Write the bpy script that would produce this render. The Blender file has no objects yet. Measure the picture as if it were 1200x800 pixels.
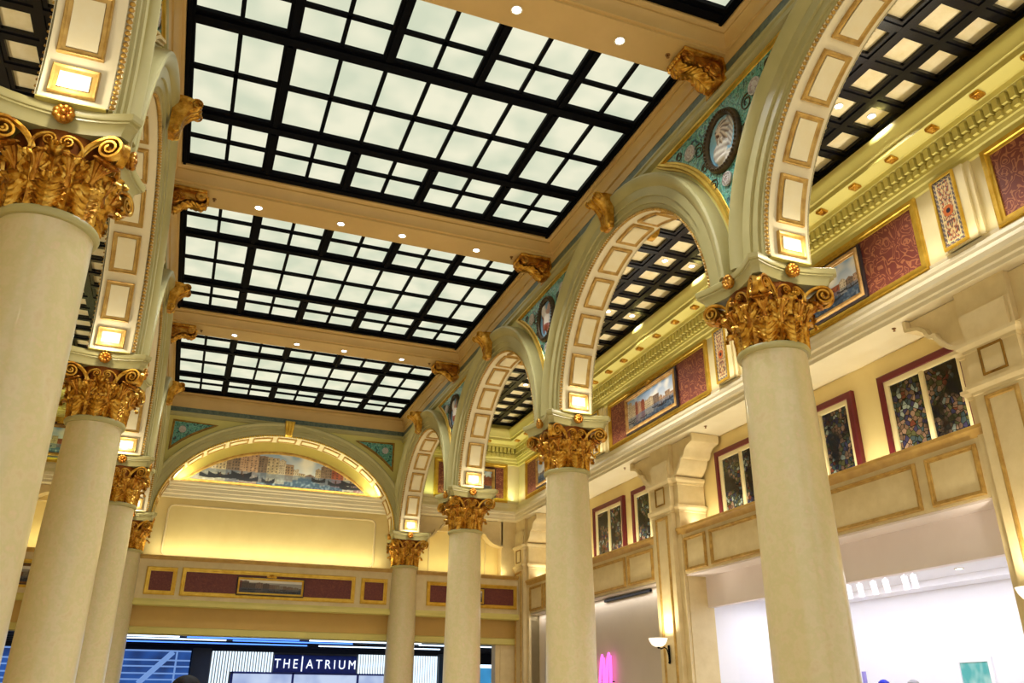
import bpy, bmesh, math, random
from mathutils import Vector, Matrix, noise as mnoise
PI = math.pi
sin, cos, radians = math.sin, math.cos, math.radians
scene = bpy.context.scene
COL = scene.collection
random.seed(7)

def lin(c):
    c = c / 255.0
    return c / 12.92 if c <= 0.04045 else ((c + 0.055) / 1.055) ** 2.4
def srgb(r, g, b): return (lin(r), lin(g), lin(b), 1.0)

# ------------------------------------------------------------------ camera, world, exposure
F_PX, YAW, PITCH, ROLL = 969.84, 0.365414, 0.416115, 0.004159
CAM = Vector((-2.31729, -25.47930, 1.6))
cd = bpy.data.cameras.new('camera'); cam = bpy.data.objects.new('camera', cd); COL.objects.link(cam)
cd.sensor_width = 36.0; cd.lens = 36.0 * F_PX / 1200.0; cd.clip_start = 0.05; cd.clip_end = 200
_f = Vector((sin(YAW) * cos(PITCH), cos(YAW) * cos(PITCH), sin(PITCH)))
_r = Vector((cos(YAW), -sin(YAW), 0)); _u = _r.cross(_f)
_r2 = _r * cos(ROLL) + _u * sin(ROLL); _u2 = -_r * sin(ROLL) + _u * cos(ROLL)
cam.matrix_world = Matrix(((_r2.x, _u2.x, -_f.x, CAM.x), (_r2.y, _u2.y, -_f.y, CAM.y), (_r2.z, _u2.z, -_f.z, CAM.z), (0, 0, 0, 1)))
scene.camera = cam
scene.view_settings.view_transform = 'Standard'; scene.view_settings.look = 'None'
scene.view_settings.gamma = 1.0; scene.view_settings.use_curve_mapping = False
scene.view_settings.exposure = 0.0
scene.cycles.use_denoising = True
scene.cycles.max_bounces = 7; scene.cycles.diffuse_bounces = 5; scene.cycles.glossy_bounces = 3
scene.cycles.sample_clamp_indirect = 6.0
scene.cycles.caustics_reflective = False; scene.cycles.caustics_refractive = False
W0 = bpy.data.worlds.new('world'); scene.world = W0; W0.use_nodes = True
W0.node_tree.nodes['Background'].inputs[0].default_value = (1.0, 0.965, 0.86, 1); W0.node_tree.nodes['Background'].inputs[1].default_value = 1.1

WARM = (1.0, 0.9, 0.72); COOL = (0.9, 0.94, 1.0)
K_UP, K_DOWN, K_COVE, K_WALL, K_SHOP, K_ATR = 1.0, 1.0, 1.0, 1.0, 1.0, 1.0
PANE_GLOW = 0.95
def area(name, loc, to, sx, sy, e, color=WARM, spread=PI):
    l = bpy.data.lights.new(name, 'AREA'); l.shape = 'RECTANGLE'; l.size = sx; l.size_y = sy; l.energy = e; l.color = color; l.spread = spread
    o = bpy.data.objects.new(name, l); COL.objects.link(o); o.location = loc
    d = Vector(to) - Vector(loc); o.rotation_euler = d.to_track_quat('-Z', 'Y').to_euler(); return o
def spot(name, loc, to, e, color=WARM, ang=80, blend=0.6, r=0.06):
    l = bpy.data.lights.new(name, 'SPOT'); l.energy = e; l.color = color; l.spot_size = radians(ang); l.spot_blend = blend; l.shadow_soft_size = r
    o = bpy.data.objects.new(name, l); COL.objects.link(o); o.location = loc
    d = Vector(to) - Vector(loc); o.rotation_euler = d.to_track_quat('-Z', 'Y').to_euler(); return o
def point(name, loc, e, color=WARM, r=0.08):
    l = bpy.data.lights.new(name, 'POINT'); l.energy = e; l.color = color; l.shadow_soft_size = r
    o = bpy.data.objects.new(name, l); COL.objects.link(o); o.location = loc; return o

# ------------------------------------------------------------------ materials
MATS = {}
def newmat(name):
    m = bpy.data.materials.new(name); m.use_nodes = True; MATS[name] = m
    nt = m.node_tree; return m, nt, nt.nodes, nt.links, nt.nodes['Principled BSDF']
def mottle(name, cols, scale=3.0, rough=0.5, bump=0.0, metal=0.0, detail=6, spec=0.5, stretch=(1, 1, 1), coat=0.0):
    m, nt, N, L, b = newmat(name)
    tc = N.new('ShaderNodeTexCoord'); mp = N.new('ShaderNodeMapping'); mp.inputs['Scale'].default_value = stretch
    nz = N.new('ShaderNodeTexNoise'); nz.inputs['Scale'].default_value = scale; nz.inputs['Detail'].default_value = detail; nz.inputs['Roughness'].default_value = 0.6
    cr = N.new('ShaderNodeValToRGB'); e = cr.color_ramp
    while len(e.elements) < len(cols): e.elements.new(0.5)
    for i, c in enumerate(cols):
        e.elements[i].position = 0.3 + 0.4 * i / max(1, len(cols) - 1); e.elements[i].color = c
    L.new(tc.outputs['Object'], mp.inputs[0]); L.new(mp.outputs[0], nz.inputs['Vector']); L.new(nz.outputs[0], cr.inputs[0]); L.new(cr.outputs[0], b.inputs['Base Color'])
    b.inputs['Roughness'].default_value = rough; b.inputs['Metallic'].default_value = metal; b.inputs['Specular IOR Level'].default_value = spec
    if coat: b.inputs['Coat Weight'].default_value = coat; b.inputs['Coat Roughness'].default_value = 0.1
    if bump:
        n2 = N.new('ShaderNodeTexNoise'); n2.inputs['Scale'].default_value = scale * 6; n2.inputs['Detail'].default_value = 4
        bp = N.new('ShaderNodeBump'); bp.inputs['Strength'].default_value = bump; bp.inputs['Distance'].default_value = 0.008
        L.new(tc.outputs['Object'], n2.inputs['Vector']); L.new(n2.outputs[0], bp.inputs['Height']); L.new(bp.outputs[0], b.inputs['Normal'])
    return m
def plain(name, c, rough=0.5, metal=0.0, spec=0.5):
    return mottle(name, [tuple(x * 0.93 for x in c[:3]) + (1,), c], 2.0, rough, 0, metal, 3, spec)
def glow(name, c, strength, vary=None):
    m, nt, N, L, b = newmat(name)
    b.inputs['Base Color'].default_value = (0.02, 0.02, 0.02, 1)
    b.inputs['Emission Color'].default_value = c; b.inputs['Emission Strength'].default_value = strength
    if vary:
        tc = N.new('ShaderNodeTexCoord'); nz = N.new('ShaderNodeTexNoise'); nz.inputs['Scale'].default_value = 1.1; nz.inputs['Detail'].default_value = 2
        cr = N.new('ShaderNodeValToRGB'); cr.color_ramp.elements[0].position = 0.35; cr.color_ramp.elements[1].position = 0.62
        cr.color_ramp.elements[0].color = vary; cr.color_ramp.elements[1].color = c
        L.new(tc.outputs['Object'], nz.inputs['Vector']); L.new(nz.outputs[0], cr.inputs[0]); L.new(cr.outputs[0], b.inputs['Emission Color'])
    return m
def painted(name, rough=0.45, emit=0.0):
    m, nt, N, L, b = newmat(name)
    a = N.new('ShaderNodeAttribute'); a.attribute_name = 'Col'
    L.new(a.outputs['Color'], b.inputs['Base Color']); b.inputs['Roughness'].default_value = rough
    if emit: L.new(a.outputs['Color'], b.inputs['Emission Color']); b.inputs['Emission Strength'].default_value = emit
    return m

mottle('shaft_stone', [srgb(208, 186, 140), srgb(214, 196, 152), srgb(206, 192, 140), srgb(217, 194, 154)], 7, 0.28, 0.0, coat=0.25, detail=9)
mottle('sage_plaster', [srgb(170, 160, 104), srgb(186, 175, 120)], 1.5, 0.36)
mottle('cream_plaster', [srgb(232, 216, 178), srgb(238, 225, 188)], 1.5, 0.5)
mottle('panel_cream', [srgb(236, 220, 176), srgb(240, 228, 192)], 5, 0.5)
mottle('yellow_plaster', [srgb(226, 202, 136), srgb(234, 212, 148)], 1.2, 0.6)
mottle('olive_plaster', [srgb(206, 192, 104), srgb(216, 202, 116)], 1.2, 0.5)
mottle('stone_trim', [srgb(214, 192, 142), srgb(226, 206, 158)], 4, 0.5)
mottle('beam_tan', [srgb(204, 166, 98), srgb(214, 176, 108)], 1.5, 0.42, stretch=(1, 1, 1))
mottle('beam_peach', [srgb(198, 158, 110), srgb(208, 170, 120)], 4, 0.42)
mottle('frieze_cream', [srgb(222, 204, 152), srgb(230, 214, 166)], 2, 0.45)
mottle('ivory_trim', [srgb(232, 218, 182), srgb(238, 226, 194)], 2, 0.45)
mottle('gold_leaf', [srgb(126, 70, 18), srgb(206, 150, 50), srgb(240, 198, 98)], 9, 0.34, 0.25, 0.85)
mottle('gold_bell_shade', [srgb(96, 48, 16), srgb(150, 88, 30)], 7, 0.4, 0.25, 0.8)  # redder gold for the capital bell, crevice shade put into its colour
mottle('gold_red', [srgb(112, 46, 16), srgb(188, 126, 42), srgb(228, 176, 80)], 7, 0.34, 0.25, 0.85)
mottle('gilt_frame', [srgb(206, 160, 50), srgb(232, 194, 84)], 6, 0.35, 0.1, 0.7)
mottle('panel_gilt', [srgb(170, 130, 62), srgb(214, 176, 98)], 7, 0.45, 0.1, 0.4)
mottle('dark_bronze', [srgb(52, 40, 26), srgb(92, 74, 44)], 8, 0.4, 0.2, 0.5)
plain('black_metal', (0.002, 0.0022, 0.004, 1), 0.6, 0, 0.06)
mottle('black_wood', [(0.003, 0.003, 0.005, 1), (0.007, 0.006, 0.007, 1)], 3, 0.25, spec=0.35)
mottle('bead_gilt', [srgb(150, 110, 44), srgb(214, 172, 84)], 12, 0.38, 0.1, 0.55)
mottle('coffer_cream', [srgb(226, 206, 152), srgb(240, 224, 184)], 6, 0.5)
mottle('teal_band', [srgb(66, 80, 70), srgb(108, 118, 98)], 14, 0.4)
mottle('burgundy_paint', [srgb(92, 22, 28), srgb(106, 28, 34)], 3, 0.35)
mottle('white_paint', [srgb(232, 220, 220), srgb(238, 227, 228)], 1, 0.6)
mottle('greige_wall', [srgb(196, 184, 170), srgb(204, 192, 178)], 1, 0.6)
mottle('shop_white', [srgb(236, 236, 246), srgb(240, 240, 250)], 1, 0.6)
mottle('floor_marble', [srgb(200, 184, 150), srgb(222, 210, 182), srgb(208, 192, 160)], 1.2, 0.2)
mottle('tan_frame', [srgb(150, 108, 58), srgb(206, 164, 98)], 7, 0.42, 0.1, 0.3)
mottle('brown_frame', [srgb(96, 62, 30), srgb(150, 104, 52)], 8, 0.4, 0.1, 0.3)
plain('navy_sign', srgb(22, 52, 150), 0.4)
plain('dark_blue', (0.004, 0.008, 0.025, 1), 0.35)
plain('atrium_grey', srgb(70, 74, 78), 0.5)
plain('atrium_floor', srgb(90, 96, 110), 0.2)
plain('ocher_lintel', srgb(206, 168, 88), 0.5)
glow('skylight_pane', (0.88, 0.87, 0.66, 1), PANE_GLOW, (0.66, 0.72, 0.54, 1))
glow('lamp_white', (0.92, 0.93, 1.0, 1), 14)
glow('lens_soft', (0.95, 0.95, 1.0, 1), 2.5)
glow('bulb_warm', (1, 0.85, 0.6, 1), 6)
glow('sign_white', (0.9, 0.96, 1.0, 1), 1.3)
glow('fin_white', (0.75, 0.89, 1.0, 1), 1.3)
glow('strip_blue', (0.08, 0.25, 1.0, 1), 2.2)
glow('strip_white', (0.65, 0.82, 1.0, 1), 2.6)
glow('screen_blue', (0.02, 0.10, 0.42, 1), 0.8, (0.008, 0.03, 0.14, 1))
glow('hall_light', (0.62, 0.74, 0.98, 1), 0.9, (0.34, 0.44, 0.75, 1))
glow('neon_pink', (1.0, 0.10, 0.62, 1), 2.6)
painted('canvas_paint', 0.45); painted('mosaic_paint', 0.3); painted('relief_paint', 0.4)
def glass_pane():
    m, nt, N, L, b = newmat('clear_glass')
    t = N.new('ShaderNodeBsdfTransparent'); g = N.new('ShaderNodeBsdfGlossy'); g.inputs['Roughness'].default_value = 0.02
    mx = N.new('ShaderNodeMixShader'); mx.inputs[0].default_value = 0.05
    L.new(t.outputs[0], mx.inputs[1]); L.new(g.outputs[0], mx.inputs[2]); L.new(mx.outputs[0], N['Material Output'].inputs[0])
glass_pane()
def frosted():
    m, nt, N, L, b = newmat('sconce_glass')
    b.inputs['Base Color'].default_value = (0.95, 0.9, 0.8, 1); b.inputs['Roughness'].default_value = 0.3
    b.inputs['Emission Color'].default_value = (1, 0.9, 0.72, 1); b.inputs['Emission Strength'].default_value = 1.1
frosted()
def damask(name='damask', sc_=3.8, c0=srgb(108, 48, 40), c1=srgb(156, 96, 64)):
    m, nt, N, L, b = newmat(name)
    tc = N.new('ShaderNodeTexCoord'); mp = N.new('ShaderNodeMapping'); mp.inputs['Scale'].default_value = (1, 1, 1)
    nz = N.new('ShaderNodeTexNoise'); nz.inputs['Scale'].default_value = sc_; nz.inputs['Detail'].default_value = 1.0; nz.inputs['Distortion'].default_value = 1.6
    ml = N.new('ShaderNodeMath'); ml.operation = 'MULTIPLY'; ml.inputs[1].default_value = 34.0
    sn = N.new('ShaderNodeMath'); sn.operation = 'SINE'
    cr = N.new('ShaderNodeValToRGB'); e = cr.color_ramp.elements
    e[0].position = 0.50; e[0].color = c0; e[1].position = 0.62; e[1].color = c1
    L.new(tc.outputs['Object'], mp.inputs[0]); L.new(mp.outputs[0], nz.inputs['Vector']); L.new(nz.outputs[0], ml.inputs[0]); L.new(ml.outputs[0], sn.inputs[0])
    L.new(sn.outputs[0], cr.inputs[0]); L.new(cr.outputs[0], b.inputs['Base Color']); b.inputs['Roughness'].default_value = 0.55
damask()
damask('damask_dark', 7.0, srgb(98, 40, 36), srgb(120, 58, 44))
def mosaic_teal():
    m, nt, N, L, b = newmat('teal_mosaic')
    tc = N.new('ShaderNodeTexCoord')
    v = N.new('ShaderNodeTexVoronoi'); v.inputs['Scale'].default_value = 26
    v2 = N.new('ShaderNodeTexNoise'); v2.inputs['Scale'].default_value = 7; v2.inputs['Distortion'].default_value = 2.0
    cr = N.new('ShaderNodeValToRGB'); e = cr.color_ramp
    e.elements.new(0.5); e.elements.new(0.5)
    for i, (p, c) in enumerate([(0.36, srgb(28, 66, 62)), (0.46, srgb(70, 150, 136)), (0.56, srgb(120, 186, 160)), (0.66, srgb(72, 118, 92))]):
        e.elements[i].position = p; e.elements[i].color = c
    ve = N.new('ShaderNodeTexVoronoi'); ve.feature = 'DISTANCE_TO_EDGE'; ve.inputs['Scale'].default_value = 26
    r2 = N.new('ShaderNodeValToRGB'); r2.color_ramp.elements[0].color = (0.25, 0.25, 0.25, 1); r2.color_ramp.elements[1].position = 0.06
    mx = N.new('ShaderNodeMix'); mx.data_type = 'RGBA'; mx.blend_type = 'MULTIPLY'; mx.inputs[0].default_value = 1
    for t in (v, v2, ve): L.new(tc.outputs['Object'], t.inputs['Vector'])
    ad = N.new('ShaderNodeMix'); ad.data_type = 'RGBA'; ad.blend_type = 'MIX'; ad.inputs[0].default_value = 0.06
    L.new(v2.outputs[0], cr.inputs[0]); L.new(cr.outputs[0], ad.inputs[6]); L.new(v.outputs['Color'], ad.inputs[7])
    L.new(ve.outputs[0], r2.inputs[0]); L.new(ad.outputs[2], mx.inputs[6]); L.new(r2.outputs[0], mx.inputs[7]); L.new(mx.outputs[2], b.inputs['Base Color'])
    b.inputs['Roughness'].default_value = 0.25
mosaic_teal()
def stained():
    m, nt, N, L, b = newmat('stained_glass')
    tc = N.new('ShaderNodeTexCoord'); oi = N.new('ShaderNodeObjectInfo'); ad = N.new('ShaderNodeVectorMath'); ad.operation = 'ADD'
    L.new(tc.outputs['Object'], ad.inputs[0]); L.new(oi.outputs['Random'], ad.inputs[1])
    v = N.new('ShaderNodeTexVoronoi'); v.inputs['Scale'].default_value = 13
    ve = N.new('ShaderNodeTexVoronoi'); ve.feature = 'DISTANCE_TO_EDGE'; ve.inputs['Scale'].default_value = 13
    nz = N.new('ShaderNodeTexNoise'); nz.inputs['Scale'].default_value = 1.6; nz.inputs['Detail'].default_value = 2
    for t in (v, ve, nz): L.new(ad.outputs[0], t.inputs['Vector'])
    sx = N.new('ShaderNodeSeparateColor'); L.new(v.outputs['Color'], sx.inputs[0])
    cr = N.new('ShaderNodeValToRGB'); e = cr.color_ramp; e.interpolation = 'CONSTANT'
    for _ in range(5): e.elements.new(0.5)
    for i, (p, c) in enumerate([(0.0, srgb(118, 92, 76)), (0.22, srgb(60, 74, 78)), (0.4, srgb(150, 120, 100)), (0.55, srgb(84, 84, 54)), (0.7, srgb(56, 52, 84)), (0.85, srgb(150, 160, 150)), (0.94, srgb(110, 56, 44))]):
        e.elements[i].position = p; e.elements[i].color = c
    L.new(sx.outputs[0], cr.inputs[0])
    r2 = N.new('ShaderNodeValToRGB'); r2.color_ramp.elements[0].color = (0.02, 0.02, 0.02, 1); r2.color_ramp.elements[0].position = 0.025; r2.color_ramp.elements[1].position = 0.09
    r3 = N.new('ShaderNodeValToRGB'); r3.color_ramp.elements[0].position = 0.38; r3.color_ramp.elements[0].color = (0.07, 0.08, 0.11, 1); r3.color_ramp.elements[1].position = 0.56
    m1 = N.new('ShaderNodeMix'); m1.data_type = 'RGBA'; m1.blend_type = 'MULTIPLY'; m1.inputs[0].default_value = 1
    m2 = N.new('ShaderNodeMix'); m2.data_type = 'RGBA'; m2.blend_type = 'MULTIPLY'; m2.inputs[0].default_value = 1
    L.new(ve.outputs[0], r2.inputs[0]); L.new(nz.outputs[0], r3.inputs[0]); L.new(cr.outputs[0], m1.inputs[6]); L.new(r2.outputs[0], m1.inputs[7])
    L.new(m1.outputs[2], m2.inputs[6]); L.new(r3.outputs[0], m2.inputs[7]); L.new(m2.outputs[2], b.inputs['Base Color'])
    b.inputs['Roughness'].default_value = 0.18
stained()

mottle('rosette_stone', [srgb(150, 120, 116), srgb(196, 190, 184), srgb(206, 198, 186)], 22, 0.5)
mottle('dark_gilt', [srgb(120, 84, 30), srgb(176, 134, 52)], 7, 0.4, 0.1, 0.6)
mottle('dark_frame', [srgb(34, 28, 36), srgb(58, 46, 46)], 8, 0.35)
mottle('brown_cap', [srgb(182, 140, 66), srgb(204, 164, 86)], 5, 0.4)
plain('blue_glaze', srgb(20, 40, 190), 0.2); plain('grey_stone', srgb(150, 148, 156), 0.5); plain('lavender', srgb(150, 140, 215), 0.4)
glow('pale_bar', (0.25, 0.45, 0.95, 1), 0.7)
glow('booth_blue', (0.05, 0.36, 0.72, 1), 0.8, (0.03, 0.25, 0.55, 1))
plain('skin', srgb(206, 158, 128), 0.5); plain('hair_black', srgb(20, 16, 16), 0.7, 0, 0.2); plain('cloth_dark', srgb(40, 44, 60), 0.8); plain('cloth_trousers', srgb(50, 48, 50), 0.8); plain('shoe_leather', srgb(30, 24, 22), 0.4); plain('eye_white', srgb(235, 232, 226), 0.3)

# ------------------------------------------------------------------ mesh helper
class MB:
    def __init__(s): s.v = []; s.f = []; s.c = None
    def add(s, vs, fs):
        o = len(s.v); s.v += [tuple(p) for p in vs]; s.f += [tuple(i + o for i in f) for f in fs]
    def box(s, x0, x1, y0, y1, z0, z1):
        s.add([(x0, y0, z0), (x1, y0, z0), (x1, y1, z0), (x0, y1, z0), (x0, y0, z1), (x1, y0, z1), (x1, y1, z1), (x0, y1, z1)],
              [(0, 3, 2, 1), (4, 5, 6, 7), (0, 1, 5, 4), (1, 2, 6, 5), (2, 3, 7, 6), (3, 0, 4, 7)])
    def bbox(s, x0, x1, y0, y1, z0, z1, b=0.01):      # box with chamfered edges
        bm = bmesh.new(); bmesh.ops.create_cube(bm, size=1)
        for v in bm.verts: v.co = Vector(((x0 + x1) / 2 + v.co.x * (x1 - x0), (y0 + y1) / 2 + v.co.y * (y1 - y0), (z0 + z1) / 2 + v.co.z * (z1 - z0)))
        bmesh.ops.bevel(bm, geom=bm.edges[:], offset=b, segments=2, affect='EDGES', profile=0.5)
        bm.verts.index_update(); s.add([v.co[:] for v in bm.verts], [[v.index for v in f.verts] for f in bm.faces]); bm.free()
    def quad(s, a, b, c, d): s.add([a, b, c, d], [(0, 1, 2, 3)])
    def loft(s, rings, closed=True, cap0=False, cap1=False):
        n = len(rings[0]); vs = [p for r in rings for p in r]; fs = []
        for i in range(len(rings) - 1):
            for j in range(n if closed else n - 1):
                k = (j + 1) % n; fs.append((i * n + j, i * n + k, (i + 1) * n + k, (i + 1) * n + j))
        if cap0: fs.append(tuple(range(n - 1, -1, -1)))
        if cap1: fs.append(tuple((len(rings) - 1) * n + j for j in range(n)))
        s.add(vs, fs)
    def lathe(s, prof, n=32, c=(0, 0, 0), capb=False, capt=False):
        s.loft([[(c[0] + r * cos(2 * PI * k / n), c[1] + r * sin(2 * PI * k / n), c[2] + z) for k in range(n)] for r, z in prof], True, capb, capt)
    def tube(s, pts, rad, n=8, cap=True, flat=1.0, up=None):
        pts = [Vector(p) for p in pts]; rings = []; prev = None
        for i, p in enumerate(pts):
            t = (pts[min(i + 1, len(pts) - 1)] - pts[max(i - 1, 0)])
            t = t.normalized() if t.length > 1e-9 else Vector((0, 0, 1))
            a = Vector(up) if up else (prev if prev else (Vector((0, 0, 1)) if abs(t.z) < 0.9 else Vector((1, 0, 0))))
            a = (a - t * a.dot(t)); a = a.normalized() if a.length > 1e-6 else t.orthogonal().normalized(); prev = a
            b = t.cross(a); r = rad[i] if isinstance(rad, (list, tuple)) else rad
            rings.append([p + a * (r * flat * cos(2 * PI * k / n)) + b * (r * sin(2 * PI * k / n)) for k in range(n)])
        s.loft(rings, True, cap, cap)
    def sphere(s, c, r, nu=8, nv=5, sc=(1, 1, 1)):
        rings = []
        for j in range(nv + 1):
            a = -PI / 2 + PI * j / nv; rr = max(cos(a), 1e-3)
            rings.append([(c[0] + r * sc[0] * rr * cos(2 * PI * k / nu), c[1] + r * sc[1] * rr * sin(2 * PI * k / nu), c[2] + r * sc[2] * sin(a)) for k in range(nu)])
        s.loft(rings, True)
    def sweep(s, pts, closed, prof, fn, side=1, cap=True, closeprof=False):
        # profile (d, h): d to the right (side=1) of the path in its plane, h along the plane's normal; fn(x, y, h) -> 3D
        n = len(pts); rings = []
        for i in range(n):
            p = Vector(pts[i]); nn = []
            for a, b in ((i - 1, i), (i, i + 1)):
                if not closed and (a < 0 or b >= n): continue
                t = Vector(pts[b % n]) - Vector(pts[a % n])
                if t.length < 1e-9: continue
                t.normalize(); nn.append(Vector((t.y, -t.x)) * side)
            m = nn[0] if len(nn) == 1 else (nn[0] + nn[1]) / max(0.25, 1 + nn[0].dot(nn[1]))
            rings.append([fn(p.x + m.x * d, p.y + m.y * d, h) for d, h in prof])
        if closed: rings.append(rings[0])
        s.loft(rings, closeprof, cap and closeprof and not closed, cap and closeprof and not closed)
    def poly(s, pts, fn, h0, h1, back=True):      # extruded polygon in a plane
        n = len(pts); a = [fn(x, y, h1) for x, y in pts]; b = [fn(x, y, h0) for x, y in pts]
        fs = [tuple(range(n))] + ([tuple(range(2 * n - 1, n - 1, -1))] if back else [])
        fs += [(i, i + n, (i + 1) % n + n, (i + 1) % n) for i in range(n)]
        s.add(a + b, fs)
    def mesh(s, name, mat, smooth=35, fix=True):
        me = bpy.data.meshes.new(name); me.from_pydata(s.v, [], s.f); me.validate()
        if fix:
            bm = bmesh.new(); bm.from_mesh(me); bmesh.ops.remove_doubles(bm, verts=bm.verts[:], dist=1e-5); bmesh.ops.recalc_face_normals(bm, faces=bm.faces[:]); bm.to_mesh(me); bm.free()
        if mat: me.materials.append(MATS[mat])
        if smooth:
            me.polygons.foreach_set('use_smooth', [True] * len(me.polygons))
            if smooth < 180: me.set_sharp_from_angle(angle=radians(smooth))
        me.update(); return me
    def build(s, name, mat, parent=None, smooth=35, loc=None, fix=True):
        o = bpy.data.objects.new(name, s.mesh(name, mat, smooth, fix)); COL.objects.link(o)
        if parent: o.parent = parent
        if loc: o.location = loc
        return o

def tag(o, label=None, cat=None, group=None, kind=None):
    if label: o['label'] = label
    if cat: o['category'] = cat
    if group: o['group'] = group
    if kind: o['kind'] = kind
    return o
def thing(name, loc, label, cat, group=None, rz=0.0):
    o = bpy.data.objects.new(name, None); COL.objects.link(o); o.empty_display_size = 0.1
    o.location = loc; o.rotation_euler = (0, 0, rz); return tag(o, label, cat, group)
def struct(mb, name, mat, label=None, smooth=35):
    o = mb.build(name, mat, None, smooth); o['kind'] = 'structure'
    if label: o['label'] = label
    return o
def dup(src, loc, rz=0.0, label=None, group=None, name=None):
    def cp(o, par):
        c = o.copy(); COL.objects.link(c)
        if par: c.parent = par
        for ch in [x for x in KIDS.get(o.name, [])]: cp(ch, c)
        return c
    build_kids()
    r = cp(src, None); r.location = loc; r.rotation_euler = (0, 0, rz)
    if label: r['label'] = label
    if group: r['group'] = group
    return r
KIDS = {}
def build_kids():
    KIDS.clear()
    for o in COL.objects:
        if o.parent: KIDS.setdefault(o.parent.name, []).append(o)
def grid_paint(nu, nv, w, h, func, fn, mask=None, relief=None):
    vs, cs, idx, fs = [], [], {}, []
    for j in range(nv + 1):
        for i in range(nu + 1):
            u, v = i / nu, j / nv
            idx[i, j] = len(vs); hh = relief(u, v) if relief else 0.0
            vs.append(fn((u - 0.5) * w, (v - 0.5) * h, hh)); c = func(u, v); cs.append((c[0], c[1], c[2], 1.0))
    for j in range(nv):
        for i in range(nu):
            if mask and not mask((i + 0.5) / nu, (j + 0.5) / nv): continue
            fs.append((idx[i, j], idx[i + 1, j], idx[i + 1, j + 1], idx[i, j + 1]))
    return vs, fs, cs
def paint_obj(name, mat, data, parent=None):
    vs, fs, cs = data
    me = bpy.data.meshes.new(name); me.from_pydata(vs, [], fs)
    ca = me.color_attributes.new('Col', 'FLOAT_COLOR', 'POINT')
    ca.data.foreach_set('color', [x for c in cs for x in c])
    me.materials.append(MATS[mat]); me.polygons.foreach_set('use_smooth', [True] * len(me.polygons)); me.update()
    o = bpy.data.objects.new(name, me); COL.objects.link(o)
    if parent: o.parent = parent
    return o
def rect(w, h, cx=0, cy=0): return [(cx - w / 2, cy - h / 2), (cx + w / 2, cy - h / 2), (cx + w / 2, cy + h / 2), (cx - w / 2, cy + h / 2)]
def nz(x, y, z=0.0): return mnoise.noise(Vector((x, y, z)))
def mixc(a, b, t):
    t = min(1, max(0, t)); return tuple(a[i] + (b[i] - a[i]) * t for i in range(3))

# ------------------------------------------------------------------ dimensions
WX = 3.93               # column axis from hall centre
BAY = 6.0
HF = 3.60               # hall face of arcade wall
AF = 4.17               # aisle face of arcade wall
ZS = 6.50               # springing = abacus top
COLY = [0.0, -6.0, -12.0, -18.0, -24.0]
BAYC = [-3.0, -9.0, -15.0, -21.0]
BACK = -27.0
EW = -0.30              # hall face of end wall above the arch
XW = 7.75               # aisle frieze plane
YE = 0.15               # aisle end frieze plane
ORD = {0.0: 'at the end wall', -6.0: 'second from the end wall', -12.0: 'third from the end wall', -18.0: 'fourth from the end wall', -24.0: 'fifth from the end wall'}
BORD = {-6.0: 'nearest the end wall', -12.0: 'in the middle', -18.0: 'nearest the viewer'}
def sidew(s): return 'right' if s > 0 else 'left'

# ------------------------------------------------------------------ floor, ceilings
m = MB(); m.box(-12, 14, BACK - 3, 16, -0.2, 0.0); struct(m, 'floor', 'floor_marble')

m = MB()
CS = [(0.0, 9.82), (0.0, 9.86), (0.03, 9.87), (0.035, 9.90), (0.05, 9.96), (0.085, 10.02), (0.10, 10.03), (0.10, 10.06), (0.13, 10.075), (0.15, 10.10), (0.155, 10.14), (0.155, 10.22)]
for yc in BAYC:
    hy = 2.7
    rings = []
    for o, z in CS:
        x, y = 3.57 - o, hy - o * 1.25
        rings.append([(-x, yc - y, z), (x, yc - y, z), (x, yc + y, z), (-x, yc + y, z)])
    m.loft(rings, True)
for y in COLY[1:]: m.quad((-3.57, y - 0.3, 9.82), (3.57, y - 0.3, 9.82), (3.57, y + 0.3, 9.82), (-3.57, y + 0.3, 9.82))
m.box(-4.15, 4.15, BACK, 0.4, 10.42, 10.6)
struct(m, 'ceiling', 'beam_tan', 'tan moulded hall ceiling with crossing beams')
for y in COLY[1:]:
    pass

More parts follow.
